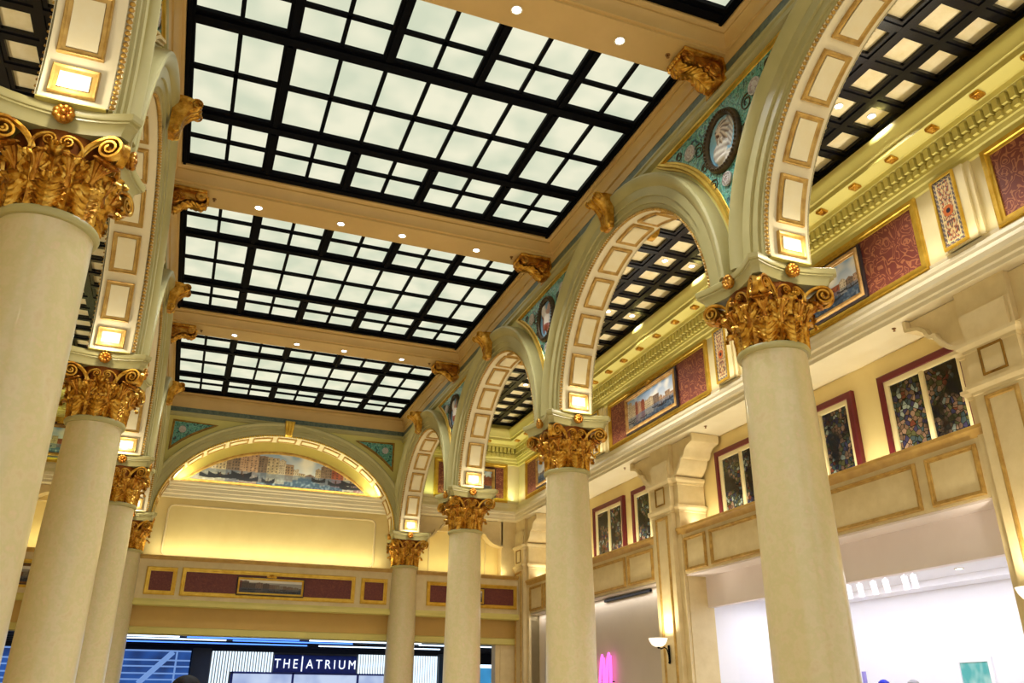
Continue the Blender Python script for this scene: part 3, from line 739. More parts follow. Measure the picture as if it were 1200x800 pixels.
def roundel(fn, cy, cz, r=0.115, name='roundel', parent=None):
    a = MB()
    prof = [(r, 0.0), (r, 0.03), (r * 0.86, 0.035), (r * 0.80, 0.02), (r * 0.62, 0.022), (r * 0.55, 0.034), (r * 0.36, 0.034), (r * 0.30, 0.02), (0.0004, 0.034)]
    a.loft([[fn(cy + q * cos(2 * PI * k / 28), cz + q * sin(2 * PI * k / 28), h) for k in range(28)] for q, h in prof], True)
    for k in range(14): 
        c = fn(cy + r * 0.7 * cos(2 * PI * k / 14), cz + r * 0.7 * sin(2 * PI * k / 14), 0.025); a.sphere(c, r * 0.10, 6, 4)
    return a.build(name, 'rosette_stone', parent)
GF = [(-0.02, 0.0), (-0.02, 0.02), (-0.01, 0.03), (0.015, 0.03), (0.03, 0.065), (0.07, 0.07), (0.09, 0.04), (0.115, 0.035), (0.125, 0.0)]
def make_spandrel(s, y0, kind, label):
    # hall face; map plane coords (a along world y, z)
    sd = s
    root = thing('spandrel_mosaic', (s * HF, y0, 0), label, 'mosaic', 'mosaics in the spandrels of the arcades')
    fn = lambda a, z, h: (-s * h, a, z)
    ol = spandrel_outline(3.11, 9.19)
    a = MB(); a.poly(ol, fn, 0.0, 0.022, False); a.build('mosaic_field', 'teal_mosaic', root, 0)
    a = MB(); a.sweep(ol, True, GF, fn, side=1); a.build('frame', 'gilt_frame', root)
    def rope(cy, cz, ry, rz, w):
        a = MB(); n = 40
        rings = []
        for d, h in ((-w, 0.02), (-w, 0.06), (-w * 0.6, 0.085), (0, 0.09), (w * 0.6, 0.085), (w, 0.05), (w, 0.02)):
            rings.append([fn(cy + (ry + d) * cos(2 * PI * k / n), cz + (rz + d) * sin(2 * PI * k / n), h) for k in range(n)])
        a.loft(rings, True)
        for k in range(44): a.sphere(fn(cy + ry * cos(2 * PI * k / 44), cz + rz * sin(2 * PI * k / 44), 0.088), 0.022, 6, 4)
        return a
    cy, cz = 0.0, 8.58
    med = rope(cy, cz, 0.36, 0.42, 0.05).build('medallion_rim', 'dark_bronze', root)
    f2 = lambda a, b, h: fn(cy + a * (1 if s < 0 else -1) * 1.0, cz + b, h + 0.03)
    cf, hf = (lion_col, lion_h) if kind == 0 else (beast_col, beast_h)
    paint_obj('relief', 'relief_paint', grid_paint(56, 64, 0.72, 0.84, cf, f2, lambda u, v: math.hypot(u * 2 - 1, v * 2 - 1) < 1.0, hf), med)
    roundel(lambda a, z, h: fn(a, z, h + 0.02), 0.76, 8.90, 0.12, 'roundel', root); roundel(lambda a, z, h: fn(a, z, h + 0.02), -0.76, 8.90, 0.12, 'roundel', root)
    roundel(lambda a, z, h: fn(a, z, h + 0.02), 0.0, 7.97, 0.10, 'roundel', root)
    sc = MB()      # dark vine scrolls
    for sg in (-1, 1):
        for cy_, cz_, r0 in ((0.56 * sg, 8.80, 0.13), (1.05 * sg, 9.03, 0.08), (0.30 * sg, 8.05, 0.10), (0.46 * sg, 8.45, 0.08)):
            sc.tube([fn(cy_ + r0 * (1 - 0.7 * i / 24) * cos(i * 0.42) * sg, cz_ + r0 * (1 - 0.7 * i / 24) * sin(i * 0.42), 0.026) for i in range(25)], 0.010, 5)
    sc.build('vine_scroll', 'dark_bronze', root)
    return root
for s in (1, -1):
    for y, kd, w in ((-18.0, 0, 'winged lion'), (-12.0, 1, 'white beast'), (-6.0, 1, 'pale figure')):
        if s < 0: continue
        make_spandrel(s, y, kd, 'teal mosaic with %s medallion over the right column %s' % (w, ORD[y]))
for y in (-18.0, -12.0, -6.0):
    make_spandrel(-1, y, 1, 'teal mosaic with oval medallion over the left column %s' % ORD[y])

# ------------------------------------------------------------------ end wall of the hall
EA, EB = 3.44, 2.62
m = MB()
XE = HF + 0.02
n = 64
def ell(a, b, k): return (-a * cos(PI * k / n), ZS + b * sin(PI * k / n))
oa, ob = EA + 0.1, EB + 0.1
vs = []
for k in range(n + 1):
    x, z = ell(oa, ob, k); vs += [(x, EW, z), (x, EW, 10.5)]
m.add(vs, [(2 * i, 2 * i + 2, 2 * i + 3, 2 * i + 1) for i in range(n)])
for sg in (-1, 1): m.quad((sg * oa, EW, ZS), (sg * 4.26, EW, ZS), (sg * 4.26, EW, 10.5), (sg * oa, EW, 10.5))
struct(m, 'wall_far', 'olive_plaster', 'olive end wall with a wide blind arch')
m = MB(); m.quad((-4.3, 0.36, 5.3), (4.3, 0.36, 5.3), (4.3, 0.36, 7.4), (-4.3, 0.36, 7.4)); struct(m, 'wall_far_panel', 'yellow_plaster')
m = MB(); m.quad((-4.3, 0.36, 7.4), (4.3, 0.36, 7.4), (4.3, 0.36, 9.6), (-4.3, 0.36, 9.6)); struct(m, 'wall_far_lunette', 'olive_plaster')
def ewall(prof, name, mat):
    q = MB(); q.sweep([(-HF - 0.02, EW), (HF + 0.02, EW)], False, prof, lambda a, b, h: (a, b, h), side=1, cap=False); return struct(q, name, mat)
ewall([(0.0, 9.70), (0.02, 9.70), (0.02, 9.75), (0.035, 9.78), (0.035, 9.83), (0.07, 9.88), (0.10, 9.98), (0.16, 10.02), (0.16, 10.06), (0.2, 10.1), (0.2, 10.2)], 'trim_4', 'beam_tan')
ewall([(0.0, 9.70), (0.012, 9.70), (0.012, 9.55), (0, 9.55)], 'trim_5', 'teal_band')
ewall([(0.0, 9.56), (0.05, 9.55), (0.05, 9.52), (0.03, 9.50), (0.03, 9.45), (0.0, 9.42)], 'trim_6', 'sage_plaster')
root = thing('arch', (0, EW, ZS), 'wide elliptical arch on the end wall framing the painted lunette', 'arch')
pe = [(-EA * cos(PI * k / 80), EB * sin(PI * k / 80)) for k in range(81)]
a = MB(); a.sweep(pe, False, [(0.0, 0.0), (0.0, 0.04), (0.03, 0.05), (0.05, 0.06), (0.08, 0.085), (0.2, 0.09), (0.205, 0.12), (0.3, 0.125), (0.33, 0.16), (0.37, 0.17), (0.40, 0.14), (0.41, 0.0)], lambda p, q, h: (p, -h, q), side=-1); a.build('archivolt', 'sage_plaster', root)
a = MB()
for k in range(150):
    t = PI * (k + 0.5) / 150; a.sphere((-(EA + 0.01) * cos(t), -0.055, (EB + 0.01) * sin(t)), 0.036, 6, 4, (0.8, 1.1, 0.8))
a.build('bead_molding', 'gilt_frame', root, 60)
a = MB(); a.sweep(pe, False, [(0.0, 0.0), (0.0, -0.66)], lambda p, q, h: (p, -h, q), side=-1); a.build('soffit', 'cream_plaster', root, 180)
for i in range(15):
    t0 = PI * i / 15 + 0.02; t1 = PI * (i + 1) / 15 - 0.02
    def P(t, y, d): return (-(EA - d) * cos(t), y, (EB - d) * sin(t))
    def ring(ins, d):
        e = ins / 3.2
        return [P(t0 + e + (t1 - t0 - 2 * e) * k / 4, 0.10 + ins, d) for k in range(5)] + [P(t1 - e - (t1 - t0 - 2 * e) * k / 4, 0.52 - ins, d) for k in range(5)]
    f = MB(); f.loft([ring(0, 0), ring(0, 0.035), ring(0.03, 0.04), ring(0.05, 0.0)], True); fo = f.build('panel_frame', 'panel_gilt', None)
    p_ = MB(); rr = ring(0.045, 0.012); p_.loft([rr[:5], rr[:4:-1]], False); po = p_.build('soffit_panel', 'panel_cream', root, 180); fo.parent = po
k = MB(); rings = []
cl = [(0.0, 0.0), (0.10, 0.0), (0.15, 0.05), (0.17, 0.14), (0.19, 0.26), (0.24, 0.34), (0.26, 0.40), (0.22, 0.45), (0.0, 0.46)]
for fx_ in (-1, -0.8, -0.5, -0.35, -0.15, 0.15, 0.35, 0.5, 0.8, 1):
    sc_ = 0.9 if abs(fx_) in (1, 0.35) else 1.0
    rings.append([(fx_ * (0.10 + 0.05 * z / 0.46), -0.02 - d * sc_, EB + z) for d, z in cl])
k.loft(rings, True, True, True); k.build('keystone', 'gilt_frame', root, 50)
# small triangular mosaics beside the end arch
for sg, w in ((-1, 'left'), (1, 'right')):
    r = thing('corner_mosaic', (0, EW, 0), 'small triangular teal mosaic with one roundel, %s of the end arch' % w, 'mosaic', 'triangular mosaics of the end wall')
    ol = [(sg * 3.26, 9.25)] + [(sg * x, z) for x, z in [(3.26, 8.50), (3.02, 8.72), (2.75, 8.92), (2.45, 9.10), (2.15, 9.23)]]
    if sg > 0: pass
    fn = lambda a_, b_, h: (a_, -h, b_)
    ol2 = ol if sg < 0 else list(reversed(ol))
    a = MB(); a.poly(ol2, fn, 0, 0.02, False); a.build('mosaic_field', 'teal_mosaic', r, 0)
    a = MB(); a.sweep(ol2, True, [(-0.005, 0), (-0.005, 0.03), (0.02, 0.05), (0.05, 0.045), (0.06, 0)], fn, side=1); a.build('frame', 'dark_gilt', r)
    roundel(lambda a_, b_, h: fn(a_, b_, h + 0.02), sg * 3.02, 9.02, 0.10, 'roundel', r)

# ------------------------------------------------------------------ painted canvases
def canal(seed, wide=2.4, warm=0.5, horizon=0.36, dark=False, flat=False):
    rnd = random.Random(seed); bl = []
    x = -0.05
    persp = rnd.choice((-1, 1)) if seed else 1
    while x < 1.05:
        w = rnd.uniform(0.05, 0.13) * (0.55 if flat else 1); q = x if persp > 0 else 1 - x
        hgt = horizon + 0.10 + (0.42 * max(0.0, q) ** 1.4 + rnd.uniform(-0.05, 0.10)) if not flat else horizon + 0.12 + 0.62 * min(1, abs(x - 0.62) * 3.0) + rnd.uniform(-0.1, 0.1)
        base = rnd.choice([srgb(206, 186, 150), srgb(188, 156, 122), srgb(164, 88, 62), srgb(222, 206, 180), srgb(140, 118, 100), srgb(196, 160, 130)])[:3]
        bl.append((x, x + w, min(0.93, hgt), base, rnd.uniform(3, 6), rnd.random())); x += w
    boats = [(rnd.uniform(0.05, 0.95), rnd.uniform(0.10, horizon - 0.08), rnd.uniform(0.05, 0.10) * (0.7 if flat else 1)) for _ in range(12 if flat else 8)]
    def f(u, v):
        n1 = nz(u * wide * 3 + seed, v * 3, 1.3); n2 = nz(u * wide * 14 + seed, v * 14, 2.1)
        if v > horizon:
            c = mixc(srgb(214, 216, 218)[:3], srgb(132, 160, 196)[:3], (v - horizon) * 1.7); c = mixc(c, srgb(238, 232, 222)[:3], max(0, n1 * 1.6))
            if dark: c = mixc(srgb(214, 206, 192)[:3], srgb(238, 232, 220)[:3], v)
            for x0, x1, hh, b, fl, ph in bl:
                if x0 <= u < x1:
                    top = hh - (0.03 * abs(u - (x0 + x1) / 2) / (x1 - x0) * 4 if ph > 0.5 else 0)
                    if v < top:
                        c = mixc(b, (b[0] * 0.55, b[1] * 0.5, b[2] * 0.5), 0.5 + n2 * 0.8)
                        lx = (u - x0) / (x1 - x0) * 3.0 + 0.1; lz = (v - horizon) * (14 if ph > 0.3 else 11)
                        if 0.3 < lx % 1 < 0.66 and 0.35 < lz % 1 < 0.8 and v < top - 0.03: c = mixc(c, (0.03, 0.03, 0.04), 0.8)
                        if v > top - 0.02: c = mixc(c, (0.25, 0.1, 0.05), 0.6)
        else:
            t = v / horizon; c = mixc(srgb(24, 38, 58)[:3], srgb(74, 96, 122)[:3], t); c = mixc(c, srgb(160, 172, 180)[:3], max(0, n2) * 0.6)
            for x0, x1, hh, b, fl, ph in bl:
                if x0 <= u < x1 and v > horizon - (hh - horizon) * 0.6: c = mixc(c, b, 0.22 + 0.3 * max(0, nz(u * 4, v * 60 + seed)))
            for bx, by, bw in boats:
                d = (u - bx) / bw
                if abs(d) < 1 and by - (0.06 if flat else 0.012) + 0.03 * d * d < v < by + 0.022 + (0.09 if flat else 0.045) * d * d: c = (0.012, 0.012, 0.018)
                if abs(d) < 0.06 and by < v < by + 0.11: c = srgb(60, 36, 26)[:3]
        if dark: c = mixc(c, srgb(34, 22, 16)[:3], 0.62 if v < 0.8 else 0.1)
        return c
    return f
def make_painting(loc, rz, w, h, seed, label, nu, frame='tan_frame', fw=0.09, dark=False, crown=True, tilt=0.0):
    # local: x along the wall, -y out of the wall
    r = thing('painting', loc, label, 'painting', 'canal paintings', rz)
    fn = lambda a, b, d: (a, -d, b)
    c = paint_obj('canvas', 'canvas_paint', grid_paint(nu, int(nu * h / w) + 1, w, h, canal(seed, w / h, dark=dark), lambda a, b, d: (a, -0.035 - d, b)), r)
    a = MB(); a.sweep(rect(w, h), True, [(-0.006, 0.036), (0.0, 0.05), (fw * 0.25, 0.05), (fw * 0.35, 0.07), (fw * 0.8, 0.085), (fw, 0.06), (fw, 0.0)], fn, side=1); a.build('frame', frame, r)
    a = MB(); a.sweep(rect(w + fw * 2, h + fw * 2), True, [(0, 0.0), (0.0, 0.05), (fw * 0.45, 0.04), (fw * 0.5, 0.0)], fn, side=1); a.build('outer_frame', 'dark_frame', r)
    if crown:
        a = MB(); a.bbox(-0.14, 0.14, -0.06, 0.0, h / 2 + fw * 1.2, h / 2 + fw * 1.2 + 0.07, 0.012); a.sphere((0, -0.04, h / 2 + fw * 1.2 + 0.06), 0.06, 10, 6, (1.3, 0.5, 0.8)); a.build('crest', 'gold_leaf', r)
    return r
# lunette painting on the end wall
def lun(r):
    W_, H_, yb = 5.3, 1.0, 7.74
    c0 = W_ / 2; Rr = (c0 * c0 + H_ * H_) / (2 * H_); cz = H_ - Rr
    f = canal(11, 5.0, horizon=0.36, flat=True)
    inside = lambda u, v: (v * H_) < cz + math.sqrt(max(0, Rr * Rr - ((u - 0.5) * W_) ** 2))
    # columns of the strip follow the curved top
    nu, nv = 260, 44; vs, cs, fs = [], [], []
    for j in range(nv + 1):
        for i in range(nu + 1):
            u = i / nu; top = max(0.004, cz + math.sqrt(max(0, Rr * Rr - ((u - 0.5) * W_) ** 2))); z = top * j / nv
            vs.append(((u - 0.5) * W_, -0.02, z)); cc = f(u, z / H_ * 0.95); cs.append((cc[0], cc[1], cc[2], 1))
    for j in range(nv):
        for i in range(nu): q = j * (nu + 1) + i; fs.append((q, q + 1, q + nu + 2, q + nu + 1))
    paint_obj('canvas', 'canvas_paint', (vs, fs, cs), r)
    ol = [(-c0, 0.0), (c0, 0.0)] + [((0.5 - i / 40) * W_, cz + math.sqrt(max(0, Rr * Rr - ((0.5 - i / 40) * W_) ** 2))) for i in range(1, 40)]
    a = MB(); a.sweep(ol, True, [(-0.01, 0.015), (-0.01, 0.04), (0.01, 0.05), (0.03, 0.05), (0.04, 0.03), (0.06, 0.03), (0.075, 0.045), (0.09, 0.0)], lambda p, q, h: (p, -h, q), side=1); a.build('frame', 'panel_gilt', r)
r = thing('painting', (-0.02, 0.36, 7.74), 'wide lunette canal painting under the end arch', 'painting', 'canal paintings'); lun(r)
# ledge below the lunette
def ledge_x(prof, x0, x1, yb, name, mat, mbk=None):
    q = MB(); q.sweep([(x0, yb), (x1, yb)], False, prof, lambda a, b, h: (a, b, h), side=1, cap=False); return struct(q, name, mat)
ENT = [(0.0, 7.86), (0.03, 7.86), (0.03, 7.80), (0.08, 7.76), (0.10, 7.69), (0.12, 7.68), (0.12, 7.63), (0.17, 7.56), (0.21, 7.52), (0.24, 7.50), (0.24, 7.42), (0.20, 7.40), (0.20, 7.31), (0.17, 7.29), (0.17, 7.22), (-0.75, 7.22)]
ledge_x([(0.0, 7.64), (0.16, 7.64), (0.17, 7.58), (0.13, 7.54), (0.13, 7.49), (0.11, 7.47), (0.11, 7.37), (0.09, 7.35), (0.09, 7.27), (0.05, 7.24), (0.05, 7.17), (0.0, 7.15)], -3.5, 3.5, 0.36, 'trim_7', 'ivory_trim')
# raised rounded panel below it
def rrect(w, h, r, n=6):
    pts = []
    for cx, cy, a0 in ((w / 2 - r, -h / 2 + r, -PI / 2), (w / 2 - r, h / 2 - r, 0), (-w / 2 + r, h / 2 - r, PI / 2), (-w / 2 + r, -h / 2 + r, PI)):
        pts += [(cx + r * cos(a0 + PI / 2 * k / n), cy + r * sin(a0 + PI / 2 * k / n)) for k in range(n + 1)]
    return pts
r = thing('wall_panel', (-0.02, 0.36, 6.22), 'large plain yellow panel with rounded corners under the lunette ledge', 'wall panel')
a = MB(); a.poly(rrect(6.05, 1.44, 0.16), lambda p, q, h: (p, -h, q), 0, 0.03, False); a.build('field', 'yellow_plaster', r, 0)
a = MB(); a.sweep(rrect(6.05, 1.44, 0.16), True, [(-0.03, 0.03), (-0.02, 0.055), (0.01, 0.06), (0.03, 0.045), (0.035, 0.0)], lambda p, q, h: (p, -h, q), side=1); a.build('molding', 'stone_trim', r)

# frieze beam across the opening: hall and both aisles
def framed(loc, rz, w, h, label, fabric='damask', fw=0.10, name='fabric_panel', cat='wall panel', group=None):
    r = thing(name, loc, label, cat, group, rz); fn = lambda a_, b_, d: (a_, -d, b_)
    a = MB(); a.poly(rect(w - 0.01, h - 0.01), fn, 0.0, 0.012, False); a.build('field', fabric, r, 0)
    a = MB(); a.sweep(rect(w, h), True, [(-0.012, 0.012), (-0.01, 0.03), (fw * 0.25, 0.035), (fw * 0.35, 0.055), (fw * 0.75, 0.06), (fw * 0.85, 0.035), (fw, 0.03), (fw, 0.0)], fn, side=1); a.build('frame', 'gilt_frame' if fabric.startswith('damask') else 'panel_gilt', r)
    return r
YB = 0.0
m = MB(); m.box(-7.75, 7.75, YB, 0.5, 4.16, 5.34); struct(m, 'trim_8', 'stone_trim', 'stone frieze beam over the wide opening')
ledge_x([(0.0, 5.44), (0.07, 5.44), (0.08, 5.40), (0.05, 5.37), (0.03, 5.33), (0.0, 5.33)], -7.75, 7.75, YB, 'trim_9', 'brown_cap')
m = MB(); m.box(-7.75, 7.75, YB, 0.66, 5.34, 5.44); struct(m, 'trim_10', 'brown_cap')
ledge_x([(0.0, 4.28), (0.03, 4.28), (0.05, 4.24), (0.09, 4.21), (0.10, 4.12), (0.06, 4.10), (0.0, 4.09)], -7.75, 7.75, YB, 'trim_11', 'olive_plaster')
m = MB(); m.box(-7.75, 7.75, 0.28, 0.5, 3.44, 4.17); struct(m, 'trim_12', 'ocher_lintel', 'ochre lintel over the opening')
ledge_x([(0.0, 3.58), (0.04, 3.56), (0.05, 3.50), (0.05, 3.40), (0.0, 3.38), (-0.3, 3.38)], -7.75, 7.75, 0.28, 'trim_13', 'olive_plaster')
G = 'burgundy panels of the end wall beam'
framed((-2.92, YB, 4.76), 0, 0.60, 0.54, 'small square burgundy panel at the left end of the hall beam', 'damask_dark', group=G)
framed((0.03, YB, 4.77), 0, 4.66, 0.56, 'long burgundy panel with a painting in the middle of the hall beam', 'damask_dark', group=G)
framed((3.03, YB, 4.76), 0, 0.60, 0.54, 'small square burgundy panel at the right end of the hall beam', 'damask_dark', group=G)
framed((6.14, YB, 4.78), 0, 2.76, 0.52, 'burgundy panel with small painting on the right aisle beam', 'damask_dark', group=G)
framed((-6.14, YB, 4.78), 0, 2.76, 0.52, 'burgundy panel with dark painting on the left aisle beam', 'damask_dark', group=G)
make_painting((0.03, YB - 0.02, 4.73), 0, 1.74, 0.36, 21, 'low dark canal painting in the long burgundy panel of the hall beam', 150, 'gilt_frame', 0.05, True, True)
make_painting((6.14, YB - 0.02, 4.76), 0, 0.62, 0.34, 22, 'little dark painting on the right aisle beam, half behind a column', 60, 'gilt_frame', 0.05, True, False)
make_painting((-6.30, YB - 0.02, 4.76), 0, 0.9, 0.40, 23, 'dark painting on the left aisle beam, seen between two columns', 60, 'brown_frame', 0.05, True, False)

# ------------------------------------------------------------------ aisles
CORN = [(0.0, 9.10), (0.03, 9.12), (0.04, 9.20), (0.07, 9.22), (0.08, 9.30), (0.10, 9.32), (0.10, 9.47), (0.04, 9.48), (0.04, 9.66), (0.20, 9.68), (0.21, 9.76), (0.23, 9.78), (0.46, 9.81), (0.46, 9.90), (0.49, 9.92), (0.51, 10.0), (0.56, 10.06), (0.58, 10.14), (0.58, 10.18), (0.50, 10.20), (0.46, 10.26), (0.36, 10.34), (0.34, 10.42)]
def Lpath(xw, ye): return [(xw, BACK), (xw, ye), (AF, ye)]
def aisle(s):
    fn = lambda a_, b_, h: (s * a_, b_, h)
    side = sidew(s)
    # upper wall (frieze) and gallery wall
    q = MB(); q.sweep(Lpath(XW, YE), False, [(0.0, 7.84), (0.0, 10.6)], fn, side=-1, cap=False); struct(q, 'wall_aisle_' + side, 'frieze_cream')
    q = MB(); q.sweep(Lpath(XW, YE), False, CORN, fn, side=-1, cap=False)
    q2 = MB()
    def dent(a0, a1, b0, b1, z0, z1):
        q2.box(min(s * a0, s * a1), max(s * a0, s * a1), b0, b1, z0, z1)
    y = BACK + 0.05
    while y < YE - 0.2:
        dent(XW - 0.19, XW - 0.04, y, y + 0.085, 9.49, 9.66); dent(XW - 0.15, XW - 0.09, y + 0.01, y + 0.09, 9.37, 9.46); y += 0.14
    x = AF + 0.03
    while x < XW - 0.15:
        dent(x, x + 0.085, YE - 0.19, YE - 0.04, 9.50, 9.66); dent(x + 0.02, x + 0.10, YE - 0.15, YE - 0.09, 9.36, 9.45); x += 0.14
    co = struct(q, 'trim_14' if s > 0 else 'trim_15', 'olive_plaster', 'dentilled cornice of the %s aisle' % side)
    d = q2.build('dentil_course', 'olive_plaster', co, 0)
    def modil(cx, cy, along):
        a = MB()
        if along == 'y':
            x0 = s * (XW - 0.42); a.bbox(min(x0, x0 + s * 0.16), max(x0, x0 + s * 0.16), cy - 0.075, cy + 0.075, 9.745, 9.805, 0.012); c = (x0 + s * 0.08, cy, 9.745)
        else:
            a.bbox(s * cx - 0.075, s * cx + 0.075, YE - 0.42, YE - 0.26, 9.745, 9.805, 0.012); c = (s * cx, YE - 0.34, 9.745)
        for k in range(6): a.sphere((c[0] + 0.036 * cos(k * PI / 3), c[1] + 0.036 * sin(k * PI / 3), c[2]), 0.024, 6, 4, (1, 1, 0.6))
        a.sphere(c, 0.02, 6, 4); a.build('modillion', 'gold_leaf', co)
    yy = -0.6 if s > 0 else -0.6
    k = 0
    while yy > (-24 if s > 0 else -14): modil(0, yy, 'y'); yy -= 0.835
    for xx in (4.9, 5.72, 6.54): modil(xx, 0, 'x')
    q = MB(); q.sweep(Lpath(XW, YE), False, ENT, fn, side=-1, cap=False); struct(q, 'trim_16' if s > 0 else 'trim_17', 'ivory_trim', 'moulded band under the painted frieze of the %s aisle' % side)
    # strips behind the mosaics on the frieze, and the fabric panels
    q = MB()
    for y in COLY[1:4] if s > 0 else COLY[1:3]:
        q.box(min(s * (XW - 0.06), s * XW), max(s * (XW - 0.06), s * XW), y - 0.36, y + 0.36, 7.86, 9.11)
        q.box(min(s * (XW - 0.10), s * XW), max(s * (XW - 0.10), s * XW), y - 0.27, y + 0.27, 7.86, 9.11)
    struct(q, 'trim_18' if s > 0 else 'trim_19', 'frieze_cream')
    # coffered ceiling: cream boards behind a black lattice
    q = MB(); x0, x1 = s * AF, s * 7.45
    q.box(min(x0, x1), max(x0, x1), BACK, YE - 0.2, 10.46, 10.56); cl = struct(q, 'ceiling_aisle_' + side, 'coffer_cream', 'cream coffers of the %s aisle ceiling' % side, 0)
    q = MB(); q2 = MB()
    XS = [4.36, 5.03, 5.70, 6.37, 7.04]
    xb = [4.26, 4.695, 5.365, 6.035, 6.705, 7.375]
    for x in xb:
        w = 0.125 if x > 4.3 else 0.06
        q.box(min(s * (x - w), s * (x + w)), max(s * (x - w), s * (x + w)), BACK, -0.1, 10.40, 10.459)
        q2.box(min(s * (x - w * 0.45), s * (x + w * 0.45)), max(s * (x - w * 0.45), s * (x + w * 0.45)), BACK, -0.1, 10.375, 10.41)
    y = -17.42 + 0.3375 + 0.675 * 25
    while y > BACK:
        q.box(min(x0, x1), max(x0, x1), y - 0.115, y + 0.115, 10.401, 10.4595); q2.box(min(x0, x1), max(x0, x1), y - 0.05, y + 0.05, 10.377, 10.411); y -= 0.675
    la = thing('coffer_lattice', (0, 0, 0), 'black timber lattice with square coffers over the %s aisle' % side, 'ceiling grid')
    q.build('beam', 'black_wood', la, 0); q2.build('beam_molding', 'black_wood', la, 0)
aisle(1); aisle(-1)
NB = {-17.42: 'nearest the viewer', -12.02: 'in the middle', -9.32: 'farther towards the end wall', -3.92: 'closest to the end wall', -1.22: 'hard by the end wall'}
for y in (-17.42, -12.02, -9.32, -3.92):
    for x, w in ((6.37, 'inner'), (7.04, 'outer')):
        dup(dl, (x, y, 10.459), 0, '%s downlight of the coffer pair %s, right aisle' % (w, NB[y]), 'downlights in the aisle coffers')
        spot('coffer_lamp', (x, y, 10.42), (x, y, 0), 230 * K_DOWN, (1, 0.96, 0.88), 100, 0.8)

# fabric panels, paintings and mosaic strips of the right frieze (local -y must face -x : rz = -90 deg)
RZ = -PI / 2
def arabesque(u, v):
    x = abs(u - 0.5) * 2; e = min(u, 1 - u) * 0.36; g = min(v, 1 - v) * 1.18
    b = min(e, g)
    if b < 0.012: return srgb(60, 50, 60)[:3]
    if b < 0.055:
        q = int(v * 40) + int(u * 12)
        return srgb(180, 158, 118)[:3] if q % 3 == 0 else srgb(86, 78, 84)[:3]
    if b < 0.066: return srgb(210, 190, 140)[:3]
    s1 = sin(v * 40 + 5 * sin(x * 5)) * cos(x * 9 - 3 * cos(v * 20)); n_ = nz(x * 6, v * 22, 4.0)
    d = math.hypot(x, (v - 0.5) * 6)
    if d < 0.5: return srgb(176, 92, 44)[:3] if d > 0.22 else srgb(40, 36, 46)[:3]
    if s1 > 0.3: return srgb(214, 186, 116)[:3]
    if s1 < -0.6: return srgb(150, 74, 44)[:3]
    return srgb(188, 164, 126)[:3] if n_ > -0.08 else srgb(80, 66, 66)[:3]
PNAME = {-21.0: 'cut by the right edge of the photo', -15.0: 'beside the largest gilded capital', -9.0: 'framed by the second arch', -3.0: 'nearest the end wall'}
for yc in (-21.0, -15.0, -9.0, -3.0):
    w = 4.5
    framed((XW, yc + 0.08, 8.47), RZ, w, 1.06, 'burgundy damask frieze panel of the right aisle, %s' % PNAME[yc], fw=0.13, name='fabric_panel', group='damask panels of the right frieze')
    if yc > -20:
        make_painting((XW - 0.03, yc + 0.2, 8.44), RZ, 2.22, 0.74, {-15.0: 3, -9.0: 4, -3.0: 7}[yc], {-15.0: 'canal painting with pale palace row behind the largest gilded capital', -9.0: 'canal painting with a red palace at right, seen through the second arch', -3.0: 'canal painting of the right frieze nearest the end wall'}[yc], 200 if yc < -4 else 90)
for y, w in ((-18.0, 'near the right edge, above the big pilaster'), (-12.0, 'left of the largest gilded capital'), (-6.0, 'nearest the end wall')):
    r = thing('mosaic_strip', (XW - 0.10, y + 0.1, 8.5), 'tall arabesque mosaic strip on the right frieze, ' + w, 'mosaic', 'arabesque strips of the right frieze', RZ)
    paint_obj('mosaic_field', 'mosaic_paint', grid_paint(44, 130, 0.36, 1.14, arabesque, lambda a_, b_, d: (a_, -0.012, b_)), r)
    a = MB(); a.sweep(rect(0.36, 1.14), True, [(-0.004, 0.012), (0, 0.03), (0.03, 0.035), (0.045, 0.0)], lambda a_, b_, d: (a_, -d, b_), side=1); a.build('frame', 'gilt_frame', r)
# aisle end friezes
framed((6.06, YE, 8.47), 0, 2.30, 1.06, 'burgundy frieze panel at the far end of the right aisle', fw=0.13, group='end friezes')
make_painting((6.02, YE - 0.03, 8.44), 0, 1.5, 0.74, 5, 'canal painting at the far end of the right aisle, partly behind a column', 110)
framed((-5.98, YE, 8.47), 0, 2.30, 1.06, 'burgundy frieze panel at the far end of the left aisle', fw=0.13, group='end friezes')
make_painting((-6.2, YE - 0.03, 8.44), 0, 1.25, 0.74, 9, 'canal painting with a dark tower at the far end of the left aisle', 90, 'brown_frame')

